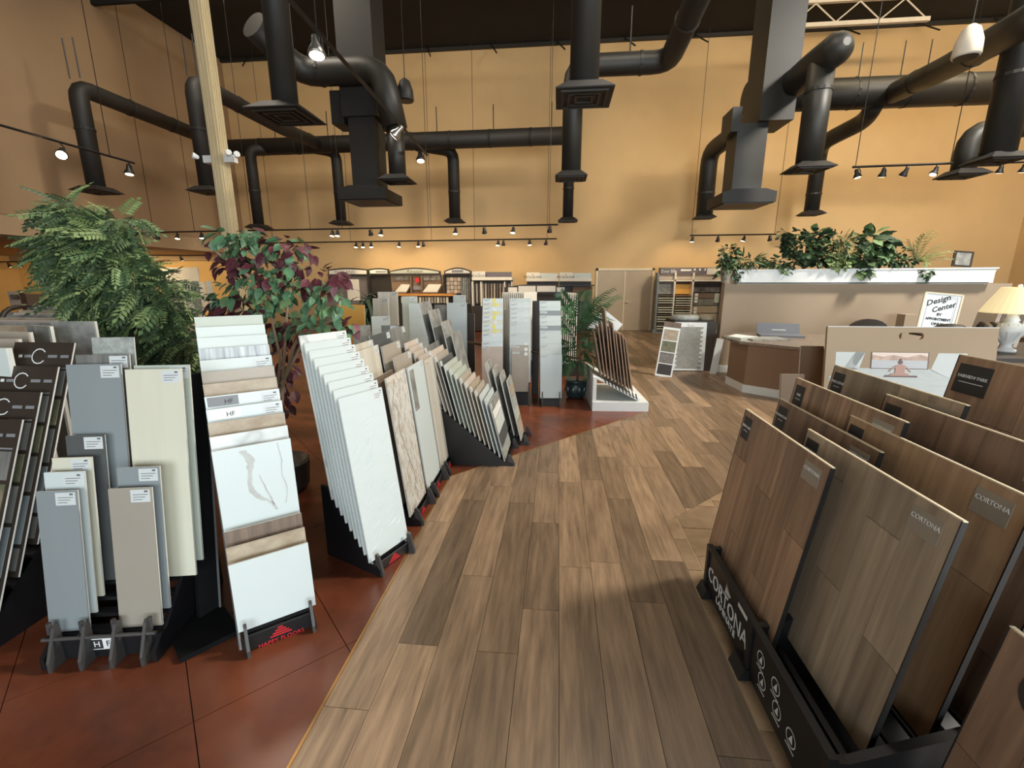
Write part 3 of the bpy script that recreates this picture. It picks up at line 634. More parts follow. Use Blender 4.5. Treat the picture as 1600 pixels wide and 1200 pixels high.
aisle('black aisle rack with a ridged beige tile in front', 3.73, .37, [(0, 1.0, 'tile_ridge', 'ridged beige tile with grey print'), (.8, 1.0, 'tile_pink', 'cream tile'), (1.6, 1.0, 'tile_pink', 'beige tile'), (2.4, 1.0, 'tile_pink', 'pale tile'), (3.2, 1.0, 'tile_pink', 'blush tile'), (5.7, 1.0, 'wood_grey', 'grey striped tile')], 'in the third aisle rack', n=8)
for o in [o for o in bpy.data.objects if o.get('label', '').startswith('ridged beige tile with grey')]:
    part('picture_print', MB().box(-.15, -.06, -.0015, 0, .62, .97), 'tile_greige', o)
sp = []
mm = ['slate', 'tile_white', 'tile_white', 'tile_greige', 'travertine', 'tile_pink', 'tile_greige', 'tile_sage', 'tile_sage', 'tile_sage', 'tile_dark_grey', 'tile_greige', 'tile_pink', 'wood_grey']
ll = ['grey two tone panel', 'white backed panel', 'white backed panel', 'greige tile', 'travertine tile', 'rose beige tile', 'greige tile', 'sage tile', 'sage tile', 'sage tile', 'charcoal tile', 'greige tile', 'rose tile', 'grey plank tile']
for k in range(14): sp.append((k, .585, mm[k], ll[k], 'tl'))
aisle('black rack of many narrow set tile boards at the aisle corner', 4.0, .52, sp, 'in the corner aisle rack', x0=-.47, z0=.06, dx=.047, dz=.040, tilt=14, logo=0)
aisle('black rack of rounded slate panels at the aisle corner', 4.58, .36, [(0, .68, 'slate', 'rounded panel of stacked stone', None), (1.5, .68, 'slate', 'rounded slate panel', None), (3, .68, 'slate', 'rounded slate panel', None), (4.5, .68, 'slate', 'rounded slate panel', None)], 'in the slate rack', x0=-.36, z0=.06, n=6, dx=.05, dz=.04, tilt=13, logo=0, rnd=.03)
aisle('black rack of tall slate boards behind the corner aisle rack', 4.62, .42, [(0, .72, 'slate', 'tall stone slate board', None), (1.5, .8, 'slate', 'tall slate board', None), (3.5, .86, 'slate', 'tall slate board', None), (5, .9, 'slate', 'tall slate board', None)], 'in the tall slate rack', x0=-.95, z0=.5, n=6, dx=.06, dz=.03, tilt=12, logo=0, rnd=.03)
rm = MB().tube([(0, -.001, .01), (0, -.001, .98)], .006, 5).mesh('ridge', 'tile_ridge_vein'); rm2 = MB().tube([(0, -.001, .01), (0, -.001, .96)], .004, 5).mesh('ridge', 'tile_ridge')
for o in [o for o in bpy.data.objects if o.get('label', '').startswith(('ridged cream tile with', 'ridged beige tile with'))]:
    cr = 'cream' in o['label']
    for k in range(15 if cr else 18): link('ridge', rm if cr else rm2, o, (-.182+.026*k if cr else -.17+.02*k, 0, 0))
    if cr:
        cv = MB(); xx, zz = -.06, 1.0
        while zz > .1:
            x2, z2 = xx+R.uniform(-.035, .045), zz-R.uniform(.02, .06); cv.tube([(xx, -.006, zz), (x2, -.006, z2)], .0022, 4); xx, zz = min(.16, x2), z2
        part('crack_vein', cv, 'bark_vein', o)
for o in [o for o in bpy.data.objects if o.get('label', '').startswith(('grey two tone panel', 'rounded panel of'))]:
    for i, (z0, z1, mm) in enumerate(((.42, .5, 'sticker'), (.27, .41, 'tile_silver'), (.13, .26, 'tile_dark_grey'), (.02, .12, 'tile_speckle')) if 'two tone' in o['label'] else ((.5, .6, 'travertine'), (.36, .48, 'tile_speckle'), (.22, .34, 'tile_sage'), (.06, .2, 'travertine'))):
        wd_ = .24 if 'two tone' in o['label'] else .16; part('sample_swatch', MB().box(-wd_, wd_, -.003, 0, z0, z1), mm, o)
# tall racks facing the entrance at the end of the aisle
def tall(label, A, yaw, w, specs, where, z0, n, dy, dz, tilt=5):
    rack(label, A, RD(yaw), w, n, dy, dz, z0, logo=0, feet=.04, prong=.09)
    fill(None, A, RD(yaw), w, n, dy, dz, z0, RD(tilt), [(k, h, m, l, dict(sticker='tl', sw=.1, sh=.03, **op)) for k, h, m, l, op in specs], 'tile boards of the '+where.replace('in the ', ''), where)
tall('black tower rack with a plain white tile in front, left of the potted palm', (-.224, 6.18), 6, .305, [(0, .62, 'tile_white', 'plain white tile', {}), (2, .62, 'tile_silver', 'pale tile with white label', {})]+[(k, .60, 'tile_silver' if k % 3 else 'tile_grey', 'grey label tile', {}) for k in range(4, 12)], 'in the white fronted tower', .12, 13, .03, .068)
tall('black tower rack with tan grey plank tiles, middle of the three towers', (-.66, 6.2), 5, .30, [(0, .58, 'tile_greige', 'tan grey plank tile', dict(w=.24)), (1, .6, 'tile_greige', 'greige plank tile', dict(w=.24)), (2, .7, 'tile_silver', 'pale blue grey tile', {}), (4, .72, 'tile_silver', 'pale grey tile', {})]+[(k, .62, 'tile_silver', 'pale label tile', {}) for k in range(6, 12)], 'in the middle tower', .2, 13, .03, .062)
tall('black tower rack with yellow dot stickers, left of the three towers', (-1.06, 6.2), 5, .30, [(0, .62, 'tile_pink', 'blush tile', {}), (1, .62, 'tile_white', 'white tile', {})]+[(k, .62, 'tile_white' if k % 2 else 'tile_cream', 'white label tile', {}) for k in range(3, 12)], 'in the yellow dot tower', .22, 13, .03, .06)
dots = [o for o in bpy.data.objects if o.get('label', '').endswith('yellow dot tower')]
for i, o in enumerate(dots[2:]): part('round_sticker', MB().lathe([(.028, 0), (.028, .002)], 12), 'sticker_yellow' if i % 3 else 'sticker', o, (.02+.02*(i % 2), 0, o.data.vertices[4].co.z-.03), (PI/2, 0, 0))
for o in [o for o in bpy.data.objects if o.get('label', '').endswith('middle tower')]: part('round_sticker', MB().lathe([(.026, 0), (.026, .002)], 12), 'sticker', o, (.08, 0, .54), (PI/2, 0, 0))
for o in [o for o in bpy.data.objects if o.get('label', '').startswith(('brown', 'x'))]: pass
# ------------------------------------------------------------------ wood sample rack at right: big plank boards facing the aisle
mat('emblem_faint', (150, 140, 124), .4, .05)
X0, YL, YR = .97, 2.55, .30
rk = thing('wood_sample_rack', 'long black rack with white lettering holding the wood plank boards at right', 'display rack', (.87, 1.3, 0), RD(-90))
# local x runs towards the camera (-Y world), local y runs right (+X world)
xo = -1.07; W2 = 1.18
prof = [(0, .03), (1.0, .03), (1.0, .70), (.92, .70), (.06, .285), (.0, .285)]
for x in (xo, xo+.58, xo+1.15): part('side_panel', MB().prism(prof, 'x', x, x+.03), 'black_rack', rk)
fpn = part('front_panel', MB().box(xo+.03, xo+1.15, .01, .03, .03, .285), 'black_rack', rk); part('bottom_panel', MB().box(xo+.03, xo+1.15, .03, 1.0, .03, .05), 'black_rack', rk)
part('foot', MB().prism([(-.035, 0), (.05, 0), (.05, .06), (-.01, .06)], 'x', xo-.01, xo+.09), 'black_rack', rk)
part('foot', MB().prism([(-.035, 0), (.05, 0), (.05, .06), (-.01, .06)], 'x', xo+.50, xo+.62), 'black_rack', rk)
part('foot', MB().prism([(-.035, 0), (.05, 0), (.05, .06), (-.01, .06)], 'x', xo+1.08, xo+1.19), 'black_rack', rk)
part('rim', MB().box(xo, xo+1.18, .0, .03, .285, .298), 'black_rack', rk)
for k in range(12): part('slot_bar', MB().box(xo+.03, xo+1.15, .10+k*.07, .125+k*.07, .19+k*.032, .205+k*.032), 'black_rack', rk)
text('CORTONA', .115, 'sticker', fpn, (xo+.30, .0092, .15), sx=.92); text('LAMINATE', .05, 'sticker', fpn, (xo+.31, .0092, .082), sx=1.1)
em = MB()
for q in range(6):
    a0 = RD(90+q*28); em.add([(xo+.30+.01*q-.02, .0092, .20), (xo+.315+.012*q-.02, .0092, .205+.004*q), (xo+.31+.01*q-.02, .0092, .262-.007*q)], [(0, 1, 2)])
part('emblem', em, 'sticker', fpn)
part('small_label', MB().box(xo+.44, xo+.54, .008, .01, .25, .272), 'sticker', fpn)
for cx, cz in ((.73, .12), (.70, .20), (.86, .12), (.83, .20), (.97, .12)):
    ring = MB(); rr = .034
    ring.add([(xo+cx+rr*r*math.cos(q*PI/9), .0092, cz+rr*r*math.sin(q*PI/9)) for r in (.86, 1) for q in range(18)], [(i, (i+1) % 18, 18+(i+1) % 18, 18+i) for i in range(18)])
    ring.add([(xo+cx-.014, .0092, cz-.017), (xo+cx+.014, .0092, cz-.017), (xo+cx+.006, .0092, cz+.02)], [(0, 1, 2)])
    ring.box(xo+cx-.03, xo+cx+.03, .0088, .01, cz-.046, cz-.042)
    part('round_icon', ring, 'sticker', fpn)
def plankboard(label, X, yl, zb, zt, m, word, w=.80, tilt=8, tagm='print_dark', embl='CORTONA', tagw=.09):
    h = (zt-zb)/math.cos(RD(tilt)); xb = X-h*math.sin(RD(tilt))
    o = tag(link('plank_board', MB().box(-w/2, w/2, .006, .016, 0, h).mesh('backing', 'board_brown'), None, (xb, yl-w/2, zb), (-RD(tilt), 0, -PI/2)), label, 'flooring sample', 'wood plank boards of the right rack')
    n = 5; pw_ = w/n; st = R.uniform(.2, .7)
    for i in range(n):
        cut = h*((st+.37*i) % .8+.1)
        for z0, z1 in ((0, cut-.001), (cut+.001, h)):
            part('plank', MB().box(-w/2+i*pw_+.0006, -w/2+(i+1)*pw_-.0006, 0, .006, z0-h/2, z1-h/2), m, o, (0, 0, h/2))
    part('edge_trim', MB().box(-w/2-.004, w/2+.004, .001, .014, h, h+.004), 'trim_cream', o)  # cream strip paints the light caught on the top edge
    for sx in (-1, 1): part('edge_band', MB().box(sx*(w/2+.002)-.002, sx*(w/2+.002)+.002, -.0005, .0165, 0, h), 'black_metal', o)  # black strips added to paint the board sides as if in shade
    if not word: return o
    tg = part('name_plate', MB().box(-w/2+.02, -w/2+.02+tagw, -.002, 0, h-.15, h-.03), tagm, o)
    text(word, .019, 'sticker', tg, (-w/2+.02+tagw/2, -.0025, h-.08), name='lettering'); part('rule', MB().box(-w/2+.04, -w/2+tagw, -.0026, -.002, h-.105, h-.102), 'sticker', tg)
    ep = part('emblem_plate', MB().box(w/2-.16, w/2-.04, -.0015, 0, h-.11, h-.03), 'emblem_faint', o)
    text(embl, .022, 'sticker', ep, (w/2-.10, -.002, h-.06), name='lettering')
    return o
plankboard('reddish brown plank board, frontmost of the far column', 1.05, 2.51, .20, 1.052, 'plank_board', 'BRIAR OAK')
plankboard('grey brown plank board with pale top edge, frontmost of the near column', 1.14, 2.06, .24, 1.09, 'plank_board_grey', 'ANDERSON')
plankboard('dark walnut plank board, second of the far column', 1.24, 2.55, .27, 1.107, 'plank_board_walnut', 'KENSINGTON')
plankboard('tan plank board with bright top edge, second of the near column', 1.31, 2.06, .31, 1.16, 'plank_board_tan', 'HAVEN OAK')
plankboard('grey brown plank board, third of the far column', 1.33, 2.58, .34, 1.22, 'plank_board', 'OAK')
plankboard('dark brown plank board, third of the near column', 1.44, 2.06, .38, 1.26, 'plank_board_walnut', 'EDMONTON')
plankboard('weathered brown plank board, rear of the far column in front of the yoga print', 1.50, 2.55, .42, 1.30, 'plank_board_grey', 'PINE LODGE')
plankboard('tall grey plank board with large dark name plate, rear of the near column', 1.70, 2.06, .48, 1.44, 'plank_board', 'FAIRVIEW PARK', tagw=.15)
o = plankboard('dark plank board at the bottom right corner, nearest the camera', 1.20, 1.13, .24, .86, 'plank_board_walnut', '', w=.7)
part('round_emblem', MB().lathe([(.06, 0), (.06, .0015)], 20), 'board_brown', o, (-.22, 0, .52), (PI/2, 0, 0))
r2 = thing('wood_sample_rack', 'second black rack at the bottom right corner, carrying the nearest plank board', 'display rack', (.98, .75, 0), RD(-90))
for x in (-.42, .38): part('side_panel', MB().prism([(.0, .0), (.5, .0), (.5, .3), (.06, .22), (0, .2)], 'x', x, x+.03), 'black_rack', r2)
part('front_panel', MB().box(-.39, .38, .01, .03, .0, .2), 'black_rack', r2); part('slot_bar', MB().box(-.39, .38, .06, .2, .2, .225), 'black_rack', r2)
# yoga print panel and the two plank boards left of it
yo = W(1427, 511, 3.15); t = thing('print_panel', 'beige panel with hand hole and yoga photo print behind the plank boards', 'display panel', (2.28, 2.93, .002))
pl, pr_ = W(1293, 511, 3.15), W(1561, 511, 3.15); hw = (pr_.x-pl.x)/2; ph = pl.z; t.location.x = (pl.x+pr_.x)/2; t.rotation_euler = (-RD(8.5), 0, 0)
ph = ph/math.cos(RD(8.5))
mat('panel_beige', (160, 136, 106), .6, .04, 3)
s = MB(); hz = ph-.055; a = .075
for sx in (-1, 1):
    for sz in (-1, 1): s.prism([(sx*a, hz+sz*.022)]+[(sx*(a-.022+.022*math.cos(q)), hz+sz*.022*math.sin(q)) for q in (0, PI/8, PI/4, PI*3/8, PI/2)][::1 if sx*sz < 0 else 1], 'y', 0, .02)
s.box(-hw, hw, 0, .02, 0, hz-.022); s.box(-hw, hw, 0, .02, hz+.022, ph); s.box(-hw, -a, 0, .02, hz-.022, hz+.022); s.box(a, hw, 0, .02, hz-.022, hz+.022)
part('board', s, 'panel_beige', t); part('edge_trim', MB().box(-hw, hw, -.001, .021, ph, ph+.005), 'edge_white', t)
mat('pr_white', (196, 198, 192), .5, .02); mat('pr_floor', (184, 187, 181), .5, .06, 8, stretch=(1, 1, 8)); mat('pr_mtn', (150, 120, 108), .5, c2=(212, 176, 150), scale=18); mat('pr_sea', (186, 184, 184), .5, .05, 12, stretch=(1, 1, 6)); mat('pr_skin', (176, 130, 112), .5, .05); mat('pr_dark', (92, 62, 56), .5, .05); mat('pr_sky', (226, 204, 186), .5, .03)
def pprint(name, pts, m, lv): part(name, MB().add([(x, -.0008*lv, zt+(z-zt)*.8) for x, z in pts], [tuple(range(len(pts)))]), m, t)
zt = ph-.163
pprint('print_window', [(-.33, zt), (-.43, zt-.20), (-.36, zt-.20), (-.27, zt)], 'pr_white', 1)
pprint('print_wall', [(-.45, zt), (-.27, zt), (-.30, zt-.13), (-.45, zt-.2)], 'pr_white', 1); pprint('print_wall', [(.17, zt), (.34, zt), (.38, zt-.28), (.13, zt-.14)], 'pr_white', 1)
pprint('print_floor', [(-.36, zt-.13), (.13, zt-.13), (.40, zt-.30), (.40, zt-.62), (-.48, zt-.62), (-.48, zt-.2)], 'pr_floor', 1)
pprint('print_frame', [(-.235, zt+.004), (.115, zt+.004), (.115, zt-.134), (-.235, zt-.134)], 'pr_dark', 2); pprint('print_sky', [(-.228, zt), (.108, zt), (.108, zt-.06), (-.228, zt-.06)], 'pr_sky', 3)
pprint('print_mountains', [(-.228, zt-.02), (-.16, zt-.035), (-.1, zt-.02), (-.02, zt-.04), (.06, zt-.015), (.108, zt-.03), (.108, zt-.062), (-.228, zt-.062)], 'pr_mtn', 4); pprint('print_sea', [(-.228, zt-.06), (.108, zt-.06), (.108, zt-.128), (-.228, zt-.128)], 'pr_sea', 3)
pprint('print_mat', [(-.14, zt-.185), (.05, zt-.185), (.055, zt-.2), (-.15, zt-.2)], 'pr_dark', 5)
fx = -.055; pprint('print_figure', [(fx-.065, zt-.188), (fx-.05, zt-.17), (fx-.03, zt-.165), (fx-.028, zt-.13), (fx-.03, zt-.105), (fx-.008, zt-.095), (fx+.008, zt-.095), (fx+.03, zt-.105), (fx+.028, zt-.13), (fx+.03, zt-.165), (fx+.05, zt-.17), (fx+.065, zt-.188)], 'pr_skin', 6)
pprint('print_arm', [(fx-.028, zt-.108), (fx-.036, zt-.11), (fx-.07, zt-.155), (fx-.062, zt-.16)], 'pr_skin', 6); pprint('print_arm', [(fx+.028, zt-.108), (fx+.062, zt-.16), (fx+.07, zt-.155), (fx+.036, zt-.11)], 'pr_skin', 6)
pprint('print_head', [(fx+.014*math.cos(q), zt-.078+.017*math.sin(q)) for q in [k*PI/5 for k in range(10)]], 'pr_dark', 7); pprint('print_bun', [(fx+.008*math.cos(q), zt-.056+.008*math.sin(q)) for q in [k*PI/4 for k in range(8)]], 'pr_dark', 7)
for px, py, l in ((1270, 541, 'brown plank board standing just left of the beige print panel'), (1239, 585, 'short walnut plank board standing left of the beige print panel')):
    p = W(px, py, 3.35 if py < 560 else 3.2); plank = board(l, .15, p.z/math.cos(RD(8.5)), 'taupe_dark', (p.x, p.y-p.z*math.tan(RD(8.5)), .002), 0, RD(8.5), None, sticker=None, t=.02, cat='flooring sample', name='plank_board')

# ------------------------------------------------------------------ white wedge stand with leaning wood boards
rp = thing('wedge_stand', 'white wedge shaped stand on the floor holding leaning wood boards', 'display stand', (.50, 6.0, 0), RD(3))
part('base', MB().box(.0, .76, 0, 1.15, 0, .13), 'white_paint', rp); part('upright', MB().box(.0, .05, .02, 1.1, .13, .47), 'white_paint', rp)
part('slope_panel', MB().prism([(.0, .47), (.62, .14), (.66, .15), (.64, .17), (.0, .50)], 'y', .06, 1.05), 'white_paint', rp)
lb = ['wood_brown', 'plank_board', 'plank_board_walnut', 'plank_board_tan', 'wood_brown', 'plank_board_walnut', 'plank_board', 'plank_board_grey', 'plank_board_walnut', 'plank_board_grey']
tops = [(930, 520), (936, 512), (941, 506), (946, 482), (953, 512), (958, 505), (963, 520), (969, 522), (974, 524), (978, 529)]
for k in range(10):
    x = .62+.048*k; zb = .515-.51*(x-.52)+.02; tp = W(tops[k][0], tops[k][1], 6.12); hgt = math.hypot(x-tp.x, tp.z-zb); tl = math.atan2(x-tp.x, tp.z-zb)
    board('wood sample board, %s from the left on the white wedge stand' % ('first' if k == 0 else ORD[k] if k < 9 else 'tenth'), .5, hgt, lb[k], (x, 6.36, zb), PI/2, tl, 'wood boards on the white wedge stand', sticker=None, t=.016, edge='plank_board', cat='flooring sample', name='leaning_board')
    part('peg', MB().tube([(x-.47, .03, zb-.02), (x-.455, .03, zb-.07), (x-.445, .03, zb-.10)], .008, 6), 'black_metal', rp)
cs = W(945, 510, 6.9); solid('paper_sign', MB().box(-.19, .19, -.002, .002, -.19, .19), 'sticker', 'white paper sign tilted on its corner behind the palm', 'sign', cs, (-.1, RD(38), 0))

# ------------------------------------------------------------------ design desk, planter wall
B = [(2.94, 7.95), (2.98, 7.31), (3.45, 6.88), (4.8, 6.0), (5.6, 6.6), (5.2, 8.2), (3.4, 8.5)]
def grow(poly, d):
    cx = sum(p[0] for p in poly)/len(poly); cy = sum(p[1] for p in poly)/len(poly)
    return [(x+(x-cx)/math.hypot(x-cx, y-cy)*d, y+(y-cy)/math.hypot(x-cx, y-cy)*d) for x, y in poly]
dk = thing('design_desk', 'angled taupe reception desk with granite counter and white skirting', 'desk', (0, 0, 0))
mat('desk_paint', (140, 112, 90), .65, .03, 2); mat('granite', (150, 136, 120), .25, c2=(92, 80, 70), scale=45)
part('body', MB().prism(B, 'z', .0, .78), 'desk_paint', dk); part('skirting', MB().prism(grow(B, .015), 'z', 0, .13), 'white_paint', dk); part('counter_top', MB().prism(grow(B, .14), 'z', .78, .82), 'granite', dk)
def ondesk(px, py): return F(px, py, .82)
p = ondesk(1160, 529); t = thing('catalog', 'white and green catalog lying open at the desk corner', 'book', (p.x, p.y, .82), .5)
part('cover', MB().box(-.2, .2, -.14, .14, 0, .035), 'tile_sage', t); part('pages', MB().prism([(-.19, .036), (.0, .06), (.19, .036)], 'y', -.13, .13), 'sticker', t)
p = ondesk(1195, 530); solid('folder', MB().box(-.3, .3, -.2, .2, 0, .02), 'slate', 'grey flat folder on the desk beside the catalog', 'folder', (p.x, p.y, .82), (0, 0, .1))
p = ondesk(1222, 526); t = thing('sample_case', 'open grey blue sample case on the desk counter', 'sample case', (p.x, p.y+.1, .82), -.2); mat('case_grey', (112, 116, 124), .4, .05)
part('tray', MB().box(-.33, .33, -.22, .1, 0, .03), 'case_grey', t); part('lid', MB().prism([(.1, .0), (.12, 0), (.2, .2), (.18, .2)], 'x', -.33, .33), 'case_grey', t); part('label', MB().box(-.1, .12, .128, .13, .08, .1), 'sticker', t)
pw2 = thing('planter_wall', 'taupe half height partition wall topped by a long white planter box', 'partition', (3.12, 9.0, 0))
part('wall_panel', MB().box(0, 4.9, 0, .16, 0, 1.69), 'taupe_paint', pw2); part('end_post', MB().lathe([(.13, 0), (.13, .66)], 18, (.12, .06, 0)), 'taupe_paint', pw2)
part('skirting', MB().box(-.012, 4.9, -.015, .175, 0, .13), 'white_paint', pw2); part('skirting', MB().lathe([(.145, 0), (.145, .14)], 18, (.12, .06, 0)), 'white_paint', pw2)
pb = MB(); pb.prism([(.2, 1.69), (4.42, 1.69), (4.52, 1.955), (.16, 1.93)], 'y', -.1, -.08); pb.box(.2, 4.42, -.1, .28, 1.685, 1.71); pb.prism([(.2, 1.69), (4.42, 1.69), (4.52, 1.955), (.16, 1.93)], 'y', .26, .28); pb.box(4.42, 4.5, -.09, .27, 1.70, 1.94); pb.box(.17, .21, -.09, .27, 1.70, 1.92)
part('planter_box', pb, 'white_paint', pw2); part('rim', MB().prism([(.14, 1.918), (4.53, 1.943), (4.53, 1.965), (.14, 1.94)], 'y', -.115, -.1), 'white_paint', pw2)
part('soil', MB().box(.24, 4.4, -.06, .25, 1.8, 1.86), 'board_brown', pw2)
# sign, frames, chairs, lamp, books on the back counter
mat('sign_white', (222, 230, 232), .35, .01)
sp_ = W(1467, 482, 7.3); t = thing('design_sign', 'white framed Design Center appointment sign leaning by the partition', 'sign', W(1462, 512, 7.3)); t.rotation_euler = (-.12, .10, -.2); t.scale = (.82,)*3
part('panel', MB().box(-.29, .29, 0, .03, -.08, .62), 'sign_white', t)
fr2 = MB()
for x0, x1, z0, z1 in ((-.29, -.265, -.08, .62), (.265, .29, -.08, .62), (-.29, .29, .6, .62)): fr2.box(x0, x1, -.012, 0, z0, z1)
part('frame', fr2, 'trim_cream', t); ru = MB()
for x0, x1, z0, z1 in ((-.22, -.212, -.05, .4), (.212, .22, -.05, .55), (.05, .22, .545, .553), (.19, .195, -.05, .52), (.06, .195, .517, .522)): ru.box(x0, x1, -.0015, 0, z0, z1)
part('border_rule', ru, 'print_grey', t)
text('Design', .135, 'print_dark', t, (-.07, -.002, .48), (PI/2, -.42, 0), shear=.35, bold=.003); text('Center', .125, 'print_dark', t, (.03, -.002, .365), (PI/2, -.42, 0), shear=.35, bold=.003)
text('BY', .065, 'print_dark', t, (0, -.002, .235), bold=.003); text('APPOINTMENT', .062, 'print_dark', t, (0, -.002, .15), sx=.9, bold=.003); text('ONLY', .065, 'print_dark', t, (0, -.002, .065), bold=.003)
p = W(1505, 404, 8.95); t = thing('picture_frame', 'small dark framed photo standing on the planter right end', 'picture frame', (p.x, p.y, p.z-.14)); t.rotation_euler = (-.1, .08, 0)
part('frame', MB().box(-.16, .16, 0, .02, 0, .27), 'board_brown', t); part('photo', MB().box(-.12, .12, -.003, 0, .03, .24), 'slate', t)
# back counter under the lamp
kb = W(1570, 575, 5.2)
ct2 = thing('side_counter', 'dark counter behind the print panel carrying the lamp and swatch books', 'counter', (4.75, 5.0, 0)); part('body', MB().box(-.95, 1.5, -.4, .75, 0, 1.0), 'taupe_dark', ct2); part('counter_top', MB().box(-1.0, 1.55, -.45, .8, 1.0, 1.04), 'board_brown', ct2)
st_ = W(1470, 512, 7.3); eb = thing('easel', 'dark stand hidden behind the print panel holding the appointment sign', 'stand', (st_.x, 7.35, 0)); part('top_ledge', MB().box(-.3, .3, -.12, .12, st_.z-.12, st_.z-.085), 'board_brown', eb); part('post', MB().box(-.05, .05, -.05, .05, 0, st_.z-.12), 'board_brown', eb); part('foot', MB().box(-.25, .25, -.2, .2, 0, .04), 'board_brown', eb)
lp = W(1584, 489, 5.0); zc = 1.04
t = thing('table_lamp', 'white table lamp with wide pleated cream shade at the right edge', 'lamp', (lp.x, lp.y, zc)); k = (lp.z-zc)
mat('lamp_shade', (240, 222, 172), .8, .04, 20, stretch=(6, 6, .2), emit=.55)
part('base', MB().lathe([(.08, 0), (.085, .02), (.05, .04), (.04, .07), (.07, .12), (.105, .19), (.11, .23), (.08, .28), (.05, .30), (.06, .32), (.02, k)], 20), 'white_paint', t, smooth=True)
for q in range(8): part('base_flute', MB().tube([(.062*math.cos(q*PI/4), .062*math.sin(q*PI/4), .12), (.102*math.cos(q*PI/4), .102*math.sin(q*PI/4), .2), (.075*math.cos(q*PI/4), .075*math.sin(q*PI/4), .28)], .012, 6), 'white_paint', t)
part('shade', MB().lathe([(.25, k), (.252, k+.01), (.13, k+.25), (.12, k+.25)], 28), 'lamp_shade', t); part('finial', MB().lathe([(.01, k+.25), (.02, k+.265), (.012, k+.28)], 10), 'white_paint', t)
l = bpy.data.lights.new('lamp_light', 'POINT'); l.energy = 12; l.color = (1, .8, .5); l.shadow_soft_size = .05; lo = bpy.data.objects.new('lamp_light', l); COL.objects.link(lo); lo.location = (lp.x, lp.y, zc+k-.06)
p = F(1562, 545, 1.04); t = thing('price_card', 'white card printed with a large 6 standing by the lamp', 'card', (p.x-.1, 4.62, 1.042)); t.rotation_euler = (-.25, .1, 0)
part('card', MB().box(-.055, .055, 0, .004, 0, .26), 'sticker', t); text('6', .085, 'print_dark', t, (.01, -.001, .19)); part('rule', MB().box(-.035, .035, -.001, 0, .125, .13), 'print_dark', t)
for z in (.1, .085, .07): part('rule', MB().box(-.03, .03, -.001, 0, z, z+.004), 'print_grey', t)
for k in range(7):
    p = W(1522+7*k, 500-5*k, 5.6); mm = ['tile_pink', 'wood_brown', 'tile_pink', 'print_red', 'tile_greige', 'wood_brown', 'tile_pink'][k]
    solid('swatch_book', MB().box(-.02, .02, -.1, .14, 0, .40+.02*k), mm, ['blush', 'brown', 'rose', 'bright red', 'greige', 'dark brown', 'pale pink'][k]+' swatch book leaning in the row left of the lamp', 'book', (4.62+.045*k, 5.4, 1.042), (0, .15, 0), group='swatch books left of the lamp')
for k in range(5):
    p = W(1492+10*k, 505-k, 5.0); solid('fabric_swatch', MB().tube([(0, -.1, 0), (.02, -.06, .13), (.06, 0, .15), (.09, .08, .05)], [.02, .03, .03, .02], 8), 'tile_greige' if k % 2 else 'board_brown', '%s striped swatch roll in front of the swatch books' % ORD[k], 'fabric swatch', (4.34+.05*k, 5.15, 1.15), (0, 0, .2), group='striped swatch rolls')
solid('black_bag', MB().lathe([(.18, 0), (.22, .05), (.2, .15), (.1, .22), (.02, .23)], 16), 'black_metal', 'rounded black bag in front of the appointment sign', 'bag', (4.4, 5.52, 1.042), smooth=True)
for px, l in ((1358, 'dark round chair back behind the desk, centre'), ):
    p = W(px, 500, 8.62); t = thing('office_chair', l, 'chair', (p.x, p.y, 0))
    part('backrest', MB().lathe([(.02, -.02), (.02, .02)], 24), 'board_brown', t, (0, 0, 1.0))
    bk = t.children[0]; bk.data = MB().prism([(.34*math.cos(q), p.z-.2+.22*math.sin(q)) for q in [k*PI/10 for k in range(20)]], 'y', -.03, .03).mesh('backrest', 'board_brown'); bk.location = (0, 0, 0)
    part('seat', MB().lathe([(.22, .45), (.25, .48), (.24, .53), (.1, .54)], 20), 'board_brown', t); part('post', MB().tube([(0, 0, .08), (0, 0, .46)], .03, 10), 'black_metal', t); part('back_bar', MB().tube([(0, .05, .48), (0, .08, .7), (0, .03, 1.0)], .02, 8), 'black_metal', t)
    for q in range(5): part('leg', MB().tube([(0, 0, .1), (.27*math.cos(q*1.257), .27*math.sin(q*1.257), .04)], .022, 8), 'black_metal', t)
p = W(1425, 500, 8.6); solid('grey_box', MB().box(-.12, .12, -.1, .1, 0, 1.16), 'taupe_paint', 'grey upright box left of the appointment sign against the partition', 'box', (p.x, 8.7, 0))
# stand with framed cabinet door, stone slabs and photo strip
cb_ = thing('sample_counter', 'dark sample counter with framed grey brick mosaic panel, left of the partition', 'counter', (2.55, 9.0, 0))
part('body', MB().box(-.28, .5, .03, .8, 0, .98), 'board_brown', cb_)
pn = part('panel', MB().box(-.30, .30, 0, .03, .02, .96), 'white_paint', cb_, (.02, -.03, 0), (-.05, 0, 0))
mat('brick_mosaic', (150, 148, 140), .5, .08, 8, rand=.1)
for r_ in range(19):
    off = .03 if r_ % 2 else 0
    for k in range(7):
        x = -.25+off+k*.07
        if x+.066 > .25: continue
        part('brick', MB().box(x, x+.066, -.006, 0, .06+r_*.043, .06+r_*.043+.039), 'brick_mosaic', pn)
part('knob', MB().tube([(-.285, 0, .48), (-.285, -.02, .48), (-.285, -.02, .60)], .012, 6), 'black_metal', pn); part('plate', MB().box(-.05, .07, -.01, 0, .9, .94), 'sticker', pn)
